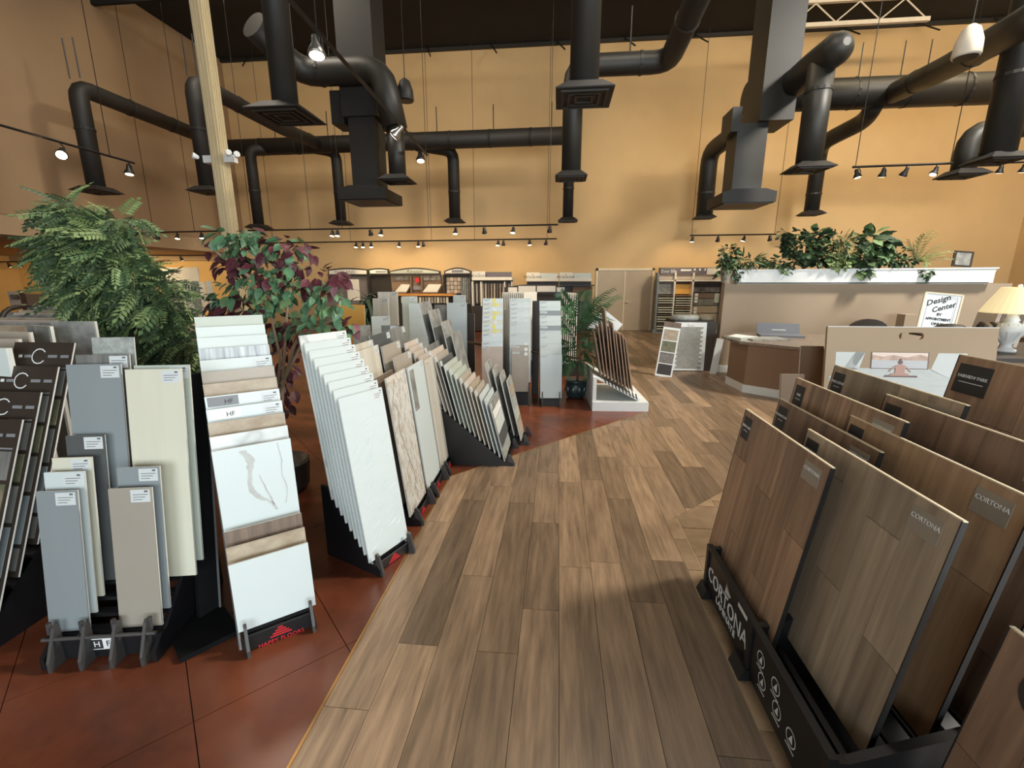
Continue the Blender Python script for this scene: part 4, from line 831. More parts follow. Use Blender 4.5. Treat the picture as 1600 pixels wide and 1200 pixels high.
for k, (px, py, ww, l, mm) in enumerate(((1077, 508, .55, 'pale shaggy rug sample piled on the sample counter', 'tile_speckle'), (1105, 502, .3, 'cream stone slab lying on the right of the sample counter', 'travertine'))):
    solid('stone_slab' if k else 'rug_sample', MB().lathe([(ww*.5, 0), (ww*.52, .03), (ww*.5, .07), (ww*.42, .10), (ww*.1, .11)], 9), mm, l, 'slab' if k else 'rug', (2.53+.42*k, 9.35, .982), (0, 0, .4), smooth=True)
pp0, pp1 = F(1022, 566), W(1042, 497, 8.75); t = thing('photo_strip', 'tall narrow board with four mosaic photos leaning by the sample counter', 'sample board', (1.98, 8.42, .0)); t.rotation_euler = (-.18, .10, -.25)
part('board', MB().box(-.15, .15, 0, .012, 0, 1.02), 'white_paint', t); part('header', MB().box(-.15, .15, -.002, 0, .92, 1.02), 'wood_brown', t)
for k in range(4): part('photo', MB().box(-.125, .125, -.003, 0, .04+k*.215, .235+k*.215), ['board_brown', 'photo_room', 'photo_grass', 'travertine'][k], t)
solid('trim_board', MB().box(-.06, .06, 0, .02, 0, .68), 'white_paint', 'white trim board leaning at the end of the partition', 'board', (2.98, 8.75, .003), (-.12, .12, -.2))

# ------------------------------------------------------------------ displays along the back wall
Yk = 15.75
mat('frame_dark', (48, 44, 40), .5, .1); mat('kiosk_grey', (118, 112, 110), .5, .05); mat('kiosk_white', (222, 218, 206), .5, .03); mat('wood_orange', (196, 138, 70), .5, .1, 5, stretch=(.6, 4, 4)); mat('orange_board', (226, 172, 86), .45, .05, 4); mat('header_slate', (98, 92, 98), .5, .05)
def kx(px): return W(px, 440, Yk).x
def kz(py): return W(800, py, Yk).z
def slab(t, name, px0, px1, py0, py1, y0, y1, m, par=None): 
    c = t.location; return part(name, MB().box(kx(px0)-c.x, kx(px1)-c.x, y0, y1, max(kz(py1), .003), kz(py0)), m, par or t)
def archhead(t, px0, px1, pyt, pyb, rise, m1, m2):
    c = t.location; x0, x1, z0, z1 = kx(px0)-c.x, kx(px1)-c.x, kz(pyb), kz(pyt)
    def arch(a, b, zz0, zz1, rs): return [(a, zz0), (b, zz0)]+[(b+(a-b)*k/8, zz1-rs+rs*math.sin(PI*k/8)) for k in range(9)]
    h = part('header', MB().prism(arch(x0, x1, z0, z1, rise), 'y', -.06, .04), m1, t); part('header_face', MB().prism(arch(x0+.05, x1-.05, z0+.05, z1-.05, rise*.8), 'y', -.075, -.06), m2, h); return h, (x0+x1)/2, (z0+z1)/2
def kiosk(name, label, px0, px1, cat='display'):
    t = thing(name, label, cat, ((kx(px0)+kx(px1))/2, Yk, 0)); return t
# carpet display with arched dark header, far left
t = kiosk('carpet_display', 'dark framed carpet display with wide arched header, leftmost on the back wall', 505, 577)
h, cx, cz = archhead(t, 515, 577, 417.5, 430, .06, 'frame_dark', 'kiosk_white'); text('MASLAND', .17, 'print_grey', h, (cx-.1, -.077, cz-.02))
slab(t, 'back_panel', 515, 577, 430, 500, .1, .14, 'kiosk_grey'); 
for px in (516, 576): slab(t, 'post', px-1.5, px+1.5, 430, 505, -.05, .14, 'frame_dark')
slab(t, 'sample_panel', 541, 560, 436, 470, .02, .05, 'kiosk_white'); slab(t, 'bench', 500, 575, 470, 515, -.3, .1, 'kiosk_grey')
t = kiosk('carpet_display', 'narrow display with small white arched header between two wide ones', 578, 609)
h, cx, cz = archhead(t, 578, 609, 418, 429, .04, 'frame_dark', 'kiosk_white'); part('header_print', MB().box(cx-.1, cx+.3, -.078, -.075, cz-.04, cz+.02), 'print_grey', h); slab(t, 'back_panel', 578, 609, 429, 505, .1, .14, 'frame_dark'); slab(t, 'shelf', 580, 608, 462, 464, -.15, .1, 'kiosk_grey')
t = kiosk('carpet_display', 'wide display with arched cream header above sloping sample boards and wooden counter', 610, 689)
h, cx, cz = archhead(t, 610, 689, 417.5, 429, .12, 'frame_dark', 'tile_sage'); text('Karastan', .16, 'print_dark', h, (cx, -.077, cz-.01), shear=.4)
slab(t, 'back_panel', 610, 689, 429, 510, .1, .14, 'taupe_dark'); slab(t, 'counter', 622, 712, 458.5, 462, -.5, .08, 'wood_orange'); slab(t, 'divider', 642, 644, 430, 458, -.1, .1, 'wood_brown'); slab(t, 'divider', 659, 661, 430, 458, -.1, .1, 'wood_brown'); slab(t, 'cabinet', 625, 705, 462.5, 516, -.3, .1, 'frame_dark')
for x0, x1 in ((614, 641), (661, 688)): slab(t, 'photo_panel', x0, x1, 430, 438, .05, .1, 'photo_room'); 
for x0, x1 in ((621, 641), (664, 689)):
    c = t.location; z0, z1 = kz(455.5), kz(444); part('sloping_sample', MB().add([(kx(x0)-c.x, -.3, z0), (kx(x1-3)-c.x, -.3, z0), (kx(x1)-c.x, .05, z1), (kx(x0+5)-c.x, .05, z1), (kx(x0)-c.x, -.28, z0-.03), (kx(x1-3)-c.x, -.28, z0-.03), (kx(x1)-c.x, .07, z1-.03), (kx(x0+5)-c.x, .07, z1-.03)], [(0, 1, 2, 3), (7, 6, 5, 4), (0, 4, 5, 1), (1, 5, 6, 2), (2, 6, 7, 3), (3, 7, 4, 0)]), 'kiosk_white', t)
slab(t, 'small_screen', 645, 658, 447, 453, .0, .05, 'print_grey'); slab(t, 'small_box', 649, 655, 434, 441, .0, .05, 'print_red')
for k in range(16): slab(t, 'hanging_sample', 632+k*4.6, 635+k*4.6, 464, 473, -.45+.0, -.4, 'tile_taupe' if k % 3 else 'tile_cream')
t = kiosk('carpet_display', 'dark framed display of beige squares under an arched white header', 695, 737)
h, cx, cz = archhead(t, 695, 737, 417.5, 429, .12, 'frame_dark', 'kiosk_white'); part('header_print', MB().box(cx-.2, cx+.2, -.078, -.075, cz-.05, cz+.03), 'print_grey', h)
slab(t, 'back_panel', 693, 737, 429, 510, .1, .14, 'frame_dark')
for px in (694, 736): slab(t, 'post', px-1.2, px+1.2, 429, 510, -.1, .14, 'frame_dark')
for i in range(4):
    for j in range(4): slab(t, 'carpet_square', 697+i*5.8, 702+i*5.8, 433.5+j*6.4, 439+j*6.4, .05, .1, 'tile_pink' if (i+j) % 2 else 'travertine')
for k in range(5): slab(t, 'hanging_sample', 720.5+k*3, 722.5+k*3, 434, 475, -.02, .05, 'slate')
def whitehead(label, px0, px1, pyt, py1, dark, word):
    t = kiosk('flooring_display', label, px0, px1); slab(t, 'header', px0, px1, pyt+9, pyt+13.5, -.2, .1, 'kiosk_white'); c = t.location
    hb = slab(t, 'header_board', px0, px0+20, pyt, pyt+11, -.12, -.08, 'kiosk_white'); text(word, .13, 'print_dark', hb, (kx(px0+10)-c.x, -.122, kz(pyt+7.5))); part('header_emblem', MB().box(kx(px0+9)-c.x, kx(px0+11)-c.x, -.123, -.12, kz(pyt+4), kz(pyt+3)), 'print_dark', hb)
    slab(t, 'header_picture', px0+20, px1-1, pyt+1, pyt+10, -.11, -.08, dark); slab(t, 'back_panel', px0, px1, pyt+14, py1, .1, .14, 'frame_dark'); return t
t = whitehead('flooring display with white and plum header above hanging plank strips', 739, 801, 424, 505, 'header_slate', 'MOHAWK')
for px in (739, 752.5, 789, 800): slab(t, 'post', px-1, px+1, 440, 505, -.15, .14, 'kiosk_white')
for k in range(12): slab(t, 'plank_strip', 743.5+k*4.6-(0), 746.2+k*4.6, 443, 474, .0, .06, ['tile_pink', 'wood_brown', 'travertine'][k % 3])
slab(t, 'base', 739, 801, 478, 516, -.25, .1, 'frame_dark')
t = whitehead('left of the twin flooring displays with soft picture header', 823, 873, 426, 500, 'tile_silver', 'MOHAWK')
slab(t, 'shelf', 812, 873, 445, 447, -.25, .1, 'frame_dark'); slab(t, 'base', 812, 873, 462, 516, -.25, .1, 'frame_dark')
for k in range(5): slab(t, 'hanging_sample', 814+k*3, 816+k*3, 447, 460, -.1, .0, 'tile_greige')
t = whitehead('right of the twin flooring displays with soft picture header', 874, 924, 426, 500, 'tile_silver', 'MOHAWK')
slab(t, 'shelf', 874, 928, 445, 447, -.25, .1, 'frame_dark'); slab(t, 'sample_panel', 895, 926, 448, 470, -.05, .05, 'taupe_dark'); slab(t, 'base', 874, 926, 475, 516, -.25, .1, 'frame_dark')
am = thing('arch_display', 'dark arched display with three white panels in front of the twin displays', 'display', (W(835, 500, 13.5).x, 13.5, 0)); c = am.location
def ax(px): return W(px, 450, 13.5).x-c.x
def az(py): return W(835, py, 13.5).z
n_ = 10; ap = [(ax(788), az(459)), (ax(884), az(459))]+[(ax(884+(788-884)*k/n_), az(449)+(az(444)-az(449))*math.sin(PI*k/n_)) for k in range(n_+1)]
part('arch_board', MB().prism(ap, 'y', 0, .06), 'frame_dark', am)
for x0, x1, t0, t1 in ((794, 808, 449, 456), (840-1.5, 868, 446.8, 456), (870, 882, 449, 456)): part('white_panel', MB().box(ax(x0 if x0 < 830 else (839 if x0 < 860 else x0)), ax(x1), -.015, 0, az(t1), az(t0)), 'kiosk_white', am)
part('white_panel', MB().box(ax(810), ax(837), -.015, 0, az(456), az(446.8)), 'kiosk_white', am)
for px in (790, 882): part('leg', MB().box(ax(px)-.03, ax(px)+.03, 0, .06, .0, az(458)), 'frame_dark', am)
# wide plank display right of the door
Yk = 15.9
t = kiosk('flooring_display', 'wide slate headed display of stacked plank samples right of the door', 1020, 1130); c = t.location
hb = slab(t, 'header', 1029, 1132, 419.5, 430, -.2, .1, 'header_slate'); text('Ever', .155, 'tile_silver', hb, (kx(1036.5)-c.x, -.202, kz(425))); text('life', .17, 'sticker', hb, (kx(1049.5)-c.x, -.202, kz(425)))
part('header_print', MB().box(kx(1060)-c.x, kx(1076)-c.x, -.202, -.2, kz(424.5), kz(422)), 'sticker', hb)
for px in (1080, 1088, 1096): part('header_icon', MB().box(kx(px)-c.x, kx(px+2.5)-c.x, -.202, -.2, kz(424), kz(421)), 'sticker', hb)
slab(t, 'header_white_end', 1100, 1120, 420.5, 429.5, -.22, -.2, 'kiosk_white'); slab(t, 'photo_band', 1027, 1130, 430.5, 437, -.15, .1, 'tile_pink'); slab(t, 'rail', 1026, 1130, 437.5, 440, -.25, .1, 'kiosk_white')
slab(t, 'back_panel', 1024, 1130, 438, 517, .1, .14, 'taupe_dark')
for px in (1026, 1052, 1080, 1129): slab(t, 'post', px-1.3, px+1.3, 427, 518, -.25, .14, 'tile_grey' if px == 1026 else 'kiosk_white')
slab(t, 'top_sample', 1028, 1051, 441, 459, -.1, -.05, 'slate'); slab(t, 'top_sample', 1055, 1079, 444, 459, -.1, -.05, 'orange_board')
for k in range(16):
    slab(t, 'plank_sample', 1028, 1051, 460.5+k*3.5, 462+k*3.5, -.28, .08, 'tile_cream' if k % 4 else 'wood_brown')
    if k < 10: slab(t, 'plank_sample', 1055, 1079, 460.5+k*3.6, 462+k*3.6, -.28, .08, 'tile_cream' if k % 5 else 'plank_board_tan')
for k, (py0, py1, mm) in enumerate(((443, 448, 'board_brown'), (449, 456, 'photo_room'), (457.5, 465, 'wood_brown'), (466, 476, 'wood_grey'), (477, 487, 'travertine'), (488, 500, 'tile_greige'))): slab(t, 'wall_sample', 1084, 1126, py0, py1, -.02, .08, mm)
for py in (458, 463, 468, 479, 484, 489): slab(t, 'label_card', 1087, 1092, py, py+4, -.05, -.02, 'sticker')
slab(t, 'green_card', 1118, 1126, 458, 472, -.05, -.02, 'tile_sage'); slab(t, 'base', 1022, 1130, 512, 520, -.28, .1, 'tile_grey')

# ------------------------------------------------------------------ boards and chairs in the middle distance
def stand(label, px0, px1, pyt, Y, m, tilt=6, yaw=0, t=.02, cat='tile sample', st='tr', drop=.002):
    a, b = W(px0, pyt, Y), W(px1, pyt, Y); z = a.z; return board(label, (b.x-a.x), (z-drop)/math.cos(RD(tilt)), m, ((a.x+b.x)/2, Y-(z-drop)*math.tan(RD(tilt)), drop), RD(yaw), RD(tilt), None, sticker=st, t=t, cat=cat, sw=.09, sh=.05)
stand('tall white rippled panel standing beyond the white tile rack', 590, 621, 456, 6.9, 'tile_rippled', 4)
stand('white rippled panel in front of the tall rippled one', 582, 606, 466, 6.6, 'tile_rippled', 4)
stand('orange wood look board standing left of the rippled panels', 527, 569, 476, 6.6, 'orange_board', 5, st=None)
stand('grey and white stone board leaning in front of the chair', 590, 617, 494, 5.6, 'tile_silver', 10, 18)
stand('pale grey stone board left of the stone and white board', 566, 592, 508, 5.4, 'slate', 12, 25, st=None)
stand('striped grey board between the dark olive tile and the pale rose tiles', 606, 632, 508, 5.0, 'wood_grey', 9, 20)
stand('white speckled board standing behind the aisle racks', 634, 657, 463, 6.0, 'tile_sage', 7, 15)
stand('grey and white split board behind the aisle racks', 645, 678, 474, 5.7, 'tile_silver', 7, 15)
stand('white info board with grey band behind the slate boards', 698, 729, 473, 6.7, 'tile_white', 4)
stand('grey label board peeking behind the white info board', 708, 727, 461, 7.4, 'tile_silver', 4)
stand('dark veined stone board left of the white info board', 679, 699, 476, 6.8, 'slate', 4, st=None)
stand('black slatted divider panel right of the white info board', 729, 741, 490, 6.9, 'board_brown', 2, st=None)
stand('tan grey back panel between the yellow dot tower and the middle tower', 781, 796, 484, 6.75, 'tile_taupe', 2, st=None)
stand('dark tall panel between the middle tower and the white fronted tower', 832, 843, 470, 6.9, 'frame_dark', 2, st=None)
stand('dark tall panel right of the yellow dot tower', 777, 783, 478, 6.9, 'frame_dark', 2, st=None)
for i, (x0, n, rev) in enumerate(((794, 11, 1), (878, 8, -1))):
    p = W(x0+n*1.6, 457, 8.2); t = thing('wing_display', 'white wing panel display behind the towers, %s of two' % ('left' if i == 0 else 'right'), 'display', (p.x, 8.5, 0))
    for k in range(n):
        q = W(x0+k*3.3, 457+(.0 if rev > 0 else .3*k), 8.2); part('wing', MB().box(-.008, .008, -.28, .27, .25, q.z), 'kiosk_white', t, (q.x-p.x, 0, 0), (0, 0, -.05*rev-.35*(rev > 0)))
    part('base', MB().box(-.3, .3, -.2, .3, 0, .25), 'frame_dark', t)
p = W(607, 520, 6.2); t = thing('arm_chair', 'pale armchair with curved metal arms in front of the rippled panels', 'chair', (p.x, 6.15, 0))
part('seat', MB().box(-.24, .24, -.22, .24, .42, .47), 'kiosk_white', t); part('backrest', MB().prism([(-.22, .5), (.22, .5), (.2, .95), (-.2, .95)], 'y', .2, .23), 'kiosk_white', t)
for sx in (-1, 1):
    part('arm', MB().tube(arc([(sx*.27, .22, .4), (sx*.29, .2, .9), (sx*.30, -.2, .9), (sx*.27, -.24, .4)], .15), .014, 8), 'steel', t)
    for y in (-.2, .22): part('leg', MB().tube([(sx*.25, y, 0), (sx*.25, y, .43)], .014, 8), 'steel', t)
# alcove at far left
p0, p1 = W(250, 418, 14.8), W(308, 418, 14.8); t = thing('wing_display', 'tall cream display panel with hanging grey samples in the alcove', 'display', ((p0.x+p1.x)/2, 14.8, 0)); hw = (p1.x-p0.x)/2
part('back_panel', MB().box(-hw, hw, 0, .05, 0, p0.z), 'kiosk_white', t)
for k in range(7): part('hanging_sample', MB().box(-hw+.12+k*.26, -hw+.32+k*.26, -.06, -.02, .6+.05*(k % 3), 1.75-.04*(k % 2)), ['tile_silver', 'tile_grey', 'kiosk_white'][k % 3], t)
p = W(12, 462, 13.5); t = thing('wall_sign', 'white sign with small blue picture in the alcove at far left', 'sign', W(24, 466, 13.5)); part('panel', MB().box(-.25, .25, 0, .04, -.3, .22), 'kiosk_white', t); part('picture', MB().box(-.17, .17, -.01, 0, -.05, .12), 'photo_room', t); part('post', MB().box(-.03, .03, 0, .04, -t.location.z, -.3), 'kiosk_white', t)
p = W(41, 462, 13.3); t = thing('wall_art', 'red brown and tan sample board in the alcove at far left', 'display', (p.x, 13.3, 0)); part('red_half', MB().box(-.25, -.02, 0, .04, .0, p.z+.1), 'wood_brown', t); part('tan_half', MB().box(-.02, .7, .0, .04, .0, p.z+.06), 'taupe_paint', t)
p = W(8, 488, 7.2); board('dark brown slab edge at the far left below the alcove', .7, p.z, 'slate', (p.x, 7.2, .002), 0, RD(2), None, sticker=None, t=.03, cat='slab')
p = W(52, 480, 4.9); t = thing('bentwood_chair', 'dark bentwood chair with curved arms at far left under the bushy tree', 'chair', (p.x, 4.9, 0))
part('seat', MB().box(-.26, .26, -.25, .25, .44, .50), 'board_brown', t); part('back_rail', MB().tube([(-.26+.52*k/8, .26, p.z-.05+.14*math.sin(PI*k/8)) for k in range(9)], .028, 8), 'board_brown', t)
for sx in (-1, 1):
    part('arm', MB().tube(arc([(sx*.27, .26, .5), (sx*.3, .26, p.z+.02), (sx*.32, -.1, p.z-.02), (sx*.3, -.26, .5)], .2), .028, 8), 'board_brown', t)
    for y in (-.22, .22): part('leg', MB().tube([(sx*.24, y, 0), (sx*.24, y, .46)], .022, 8), 'board_brown', t)
# ------------------------------------------------------------------ plants
mat('leaf_green', (98, 124, 82), .5, .25, 12, rand=.35); mat('leaf_olive', (72, 94, 66), .5, .25, 12, rand=.35); mat('leaf_light', (142, 162, 106), .5, .2, 12, rand=.25); mat('leaf_dark', (50, 72, 50), .5, .25, 12, rand=.3); mat('leaf_burgundy', (92, 44, 52), .5, .2, 12, rand=.35); mat('leaf_broad', (92, 132, 96), .45, .15, 12, rand=.3); mat('leaf_palm', (60, 96, 60), .45, .2, 12, rand=.25); mat('leaf_grass', (132, 138, 84), .5, .15, 12, rand=.2)
mat('bark', (92, 72, 56), .8, .2, 10); mat('stem_pale', (150, 128, 104), .7, .15, 10); mat('pot_green', (38, 56, 56), .35, .25, 18); mat('pot_grey', (150, 142, 128), .5, .06, 8); mat('soil_dark', (40, 32, 26), .9, .2, 20)
def leafmesh(name, l, w, m, droop=.2, fold=.12):
    s = MB(); n = 4; prof = [.0, .75, 1, .7, .0]
    for i in range(n+1):
        t = i/n; y = l*t; z = -droop*l*t*t; ww = w*prof[i]/2
        s.v += [(-ww, y, z+fold*ww), (0, y, z), (ww, y, z+fold*ww)]
    for i in range(n):
        a = i*3; s.f += [(a, a+1, a+4, a+3), (a+1, a+2, a+5, a+4)]; s.m += [0, 0]
    return s.mesh(name, m)
def spraymesh(name, l, k, ll, lw, m, droop=.25):    # a pinnate spray: rachis along +y with leaflets
    s = MB(); s.tube([(0, 0, 0), (0, l*.5, -droop*l*.25), (0, l, -droop*l)], .0025, 4, cap=False)
    for i in range(k):
        t = (i+1)/k; y = l*t; z = -droop*l*t*t
        for sx in ((-1, 1) if i < k-1 else (0,)):
            d = Vector((sx*.85, .6 if sx else 1, -.25)).normalized(); c = Vector((0, y, z)); n = Vector((0, 0, 1)); q = d.cross(n).normalized()*lw/2; L = ll*(1-.25*t)
            b = len(s.v); s.v += [tuple(c), tuple(c+d*L*.5+q), tuple(c+d*L+Vector((0, 0, -.1*L))), tuple(c+d*L*.5-q)]; s.f += [(b, b+1, b+2, b+3)]; s.m += [0]
    return s.mesh(name, m)
def orient(d, roll=0):
    d = Vector(d).normalized(); return (d.to_track_quat('Y', 'Z') @ Euler((0, roll, 0)).to_quaternion())
def foliage(t, name, items, limit=300):
    """items: (pos world, dir, scale, mesh, roll); the nearest as parts, the rest joined"""
    items = sorted(items, key=lambda i: (Vector(i[0])-Vector((0, 0, H))).length); inv = t.matrix_world.inverted() if False else None
    base = Vector(t.location)
    for p, d, sc, me, roll in items[:limit]:
        o = link(name, me, t, Vector(p)-base); o.rotation_mode = 'QUATERNION'; o.rotation_quaternion = orient(d, roll); o.scale = (sc,)*3
    if items[limit:]:
        bm_ = {}; vs = []; fs = []; mi = []; ms = []
        for p, d, sc, me, roll in items[limit:]:
            M = Matrix.Translation(Vector(p)-base) @ orient(d, roll).to_matrix().to_4x4() @ Matrix.Scale(sc, 4); b = len(vs)
            mt = me.materials[0]
            if mt not in ms: ms.append(mt)
            vs += [M @ v.co for v in me.vertices]
            for f in me.polygons: fs.append([b+i for i in f.vertices]); mi.append(ms.index(mt))
        me = bpy.data.meshes.new('inner_foliage'); me.from_pydata(vs, [], fs)
        for mt in ms: me.materials.append(mt)
        me.polygons.foreach_set('material_index', mi); o = link('inner_foliage', me, t); o['kind'] = 'stuff'
def cloud(cl, n):
    """cl: (px, py, rx px, ry px, Y, depth, weight)"""
    out = []; tw = sum(c[6] for c in cl)
    for px, py, rx, ry, Y, dp, wt in cl:
        for _ in range(int(n*wt/tw)):
            while True:
                a, b, c = R.uniform(-1, 1), R.uniform(-1, 1), R.uniform(-1, 1)
                if a*a+b*b+c*c <= 1: break
            p = W(px+a*rx, py+b*ry, Y+c*dp); out.append((p, Vector((a, c*.7-.25, -b*.6-.15)).normalized() if (a or b) else Vector((0, -1, 0))))
    return out
# bushy green tree, left
sprays = [spraymesh('leaf_spray', .19, 7, .062, .026, m, dr) for m, dr in (('leaf_green', .35), ('leaf_olive', .25), ('leaf_light', .3), ('leaf_olive', .5))]
Yt = 3.6; g0 = F(255, 640, .5); tb_ = W(225, 560, Yt)
t = thing('leafy_tree', 'large bushy artificial tree with fine green leaves, at left', 'tree', (W(235, 600, Yt).x, Yt, 0)); b0 = Vector(t.location)
tp = MB(); tp.lathe([(.15, 0), (.19, .05), (.21, .26), (.19, .28), (.15, .26)], 18); part('pot', tp, 'board_brown', t)
for px, py in ((150, 420), (110, 380), (200, 440), (250, 500), (80, 420), (180, 350)):
    e = W(px, py, Yt+R.uniform(-.2, .2))-b0; part('branch', MB().tube([(R.uniform(-.03, .03), 0, .2), Vector((e.x*.25, e.y*.3, e.z*.5)), e], [.022, .014, .005], 6), 'bark', t)
cl = [(135, 390, 66, 40, Yt, .3, 2.2), (88, 388, 34, 32, Yt, .2, .9), (165, 400, 55, 60, Yt, .35, 1.8), (195, 450, 65, 50, Yt, .35, 2.0), (145, 455, 60, 36, Yt, .3, 1.5), (240, 480, 60, 50, Yt, .3, 1.8), (270, 545, 45, 50, Yt, .3, 1.5), (215, 540, 55, 40, Yt+.1, .3, 1.2), (110, 335, 30, 18, Yt, .2, .35), (90, 320, 20, 8, Yt, .1, .12), (180, 345, 35, 10, Yt, .2, .3), (290, 590, 25, 35, Yt, .2, .7), (250, 590, 40, 30, Yt+.2, .2, .7), (160, 505, 40, 25, Yt+.1, .25, .7)]
foliage(t, 'leaf_spray', [(p, d+Vector((R.uniform(-.5, .5), R.uniform(-.5, .5), R.uniform(-.6, .2))), R.uniform(.75, 1.25), R.choice(sprays), R.uniform(-.9, .9)) for p, d in cloud(cl, 1900)])
# red and green broad leaf tree
lg = [leafmesh('leaf', .12, .072, m, dr) for m, dr in (('leaf_broad', .25), ('leaf_broad', .5), ('leaf_green', .3))]; lr = [leafmesh('leaf', .125, .08, m, dr) for m, dr in (('leaf_burgundy', .3), ('leaf_burgundy', .6))]
Yt = 3.35; t = thing('broadleaf_tree', 'artificial tree with mixed green and burgundy broad leaves behind the white tiles', 'tree', (W(440, 700, Yt).x, Yt, 0)); b0 = Vector(t.location)
part('pot', MB().lathe([(.15, 0), (.19, .05), (.21, .26), (.19, .28), (.15, .26)], 18), 'board_brown', t)
for path in ([(430, 640), (438, 560), (425, 500), (400, 440), (375, 405), (350, 380)], [(440, 640), (445, 540), (450, 470), (440, 420), (455, 385)], [(437, 620), (460, 540), (490, 470), (530, 440)], [(440, 600), (480, 520), (520, 500), (545, 505)], [(433, 600), (410, 520), (375, 480), (345, 470)], [(400, 440), (340, 395), (310, 375)], [(430, 470), (380, 440), (350, 420)]):
    pts = [W(x, y, Yt+.05*i-.1)-b0 for i, (x, y) in enumerate(path)]
    if path[0][1] == 640: pts = [Vector((0, 0, .2))]+pts
    part('branch', MB().tube(pts, [.016-.012*i/(len(pts)-1) for i in range(len(pts))], 6), 'stem_pale', t)
gcl = [(360, 368, 50, 14, Yt, .15, 1.6), (375, 385, 30, 14, Yt, .12, .5), (450, 385, 30, 14, Yt, .12, .7), (400, 450, 45, 45, Yt, .2, 2.6), (350, 460, 28, 20, Yt, .15, .8), (440, 440, 35, 40, Yt, .2, 1.8), (485, 460, 40, 35, Yt, .2, 1.4), (520, 475, 25, 30, Yt, .2, .9), (500, 510, 55, 20, Yt, .2, 1.6), (430, 500, 50, 25, Yt+.1, .2, 1.2)]
rcl = [(365, 415, 30, 14, Yt, .12, .8), (370, 482, 45, 22, Yt, .15, 1.9), (430, 385, 50, 20, Yt, .15, 1.0), (470, 400, 25, 22, Yt, .12, .5), (490, 435, 55, 16, Yt, .15, 1.4), (450, 520, 35, 30, Yt+.1, .15, 1.4), (445, 580, 22, 60, Yt+.15, .12, 1.6), (550, 505, 10, 16, Yt-.05, .08, .25), (330, 395, 25, 20, Yt, .1, .12), (410, 420, 30, 20, Yt, .15, .6)]
it = [(p, d+Vector((R.uniform(-.6, .6), R.uniform(-.6, .2), R.uniform(-.9, .1))), R.uniform(.55, 1.0), R.choice(lg), R.uniform(-.8, .8)) for p, d in cloud(gcl, 430)]+[(p, d+Vector((R.uniform(-.6, .6), R.uniform(-.6, .2), R.uniform(-.9, .1))), R.uniform(.55, 1.0), R.choice(lr), R.uniform(-.8, .8)) for p, d in cloud(rcl, 300)]
foliage(t, 'leaf', it)
# potted palm
def frond(path, ll, lw, m, k=14, twist=0):
    s = MB(); path = [Vector(p) for p in path]; s.tube(path, [.007-.005*i/(len(path)-1) for i in range(len(path))], 5)
    for i in range(2, k*2+1):
        f = (i/(k*2))*(len(path)-1); j = min(int(f), len(path)-2); c = path[j].lerp(path[j+1], f-j); tg = (path[j+1]-path[j]).normalized()
        sd = tg.cross(Vector((math.sin(twist), math.cos(twist)*-.4, 1))).normalized()*(1 if i % 2 else -1); L = ll*(.55+.45*math.sin(PI*min(1, i/(k*2)+.12)))
        d = (sd*.8+tg*.75+Vector((0, 0, -.22))).normalized(); n = d.cross(tg).normalized(); q = d.cross(n).normalized()*lw/2
        b = len(s.v); s.v += [tuple(c), tuple(c+d*L*.4+q), tuple(c+d*L+Vector((0, 0, -.12*L))), tuple(c+d*L*.4-q)]; s.f += [(b, b+1, b+2, b+3)]; s.m += [0]
    return s
Yp = 6.75; pc = F(900, 615); pc.y = Yp; pc.x = W(900, 600, Yp).x
t = thing('potted_palm', 'potted palm with feathery fronds standing beside the white wedge stand', 'plant', (pc.x, Yp, 0))
part('pot', MB().lathe([(.10, 0), (.14, .03), (.155, .12), (.16, .2), (.15, .235), (.165, .25), (.165, .285), (.14, .285)], 22), 'pot_green', t, smooth=True)
for q in range(10): part('pot_relief', MB().lathe([(.001, .0), (.028, .02), (.03, .05), (.02, .09), (.001, .1)], 6, (.145*math.cos(q*PI/5), .145*math.sin(q*PI/5), .09)), 'pot_green', t)
part('soil', MB().lathe([(.14, .24), (.14, .262)], 18), 'soil_dark', t)
for a, b in ((898, 520), (903, 490), (908, 470)): part('trunk', MB().tube([(R.uniform(-.03, .03), 0, .25), W(a, 560, Yp)-Vector((pc.x, Yp, 0)), W(b-3, a*0+b*0+500, Yp)-Vector((pc.x, Yp, 0))], [.02, .015, .01], 7), 'bark', t)
for i, (bx, by, mx, my, ex, ey, dy) in enumerate(((905, 505, 925, 470, 958, 450, -.1), (905, 505, 930, 475, 966, 462, .1), (903, 500, 925, 490, 952, 500, -.2), (900, 500, 885, 470, 876, 458, 0), (900, 510, 890, 478, 868, 478, -.1), (905, 500, 908, 465, 915, 455, .1), (898, 545, 882, 525, 866, 548, -.1), (898, 550, 885, 535, 870, 572, -.2), (900, 560, 905, 530, 925, 545, -.2), (902, 560, 915, 540, 930, 572, -.25), (900, 580, 908, 552, 918, 590, -.3), (897, 570, 880, 545, 872, 565, -.25), (903, 530, 920, 505, 940, 530, -.2), (900, 535, 885, 505, 870, 520, -.2), (902, 540, 915, 515, 934, 550, -.3), (900, 525, 900, 490, 890, 475, -.15), (905, 515, 925, 488, 948, 475, -.2), (900, 575, 893, 555, 884, 585, -.3), (904, 520, 914, 485, 930, 465, .15), (898, 520, 880, 495, 872, 500, .15), (903, 545, 922, 530, 938, 545, .1))):
    o = Vector((pc.x, Yp, 0)); P0, P1, P2 = W(bx, by, Yp)-o, W(mx, my, Yp+dy*.5)-o, W(ex, ey, Yp+dy)-o
    pts = [P0*(1-u)**2+(P1*1.35-(P0+P2)*.175)*2*u*(1-u)+P2*u*u for u in [k/5 for k in range(6)]]
    part('frond', frond(pts, .2, .025, 'leaf_palm', 17, R.uniform(-1, 1)), 'leaf_palm', t)
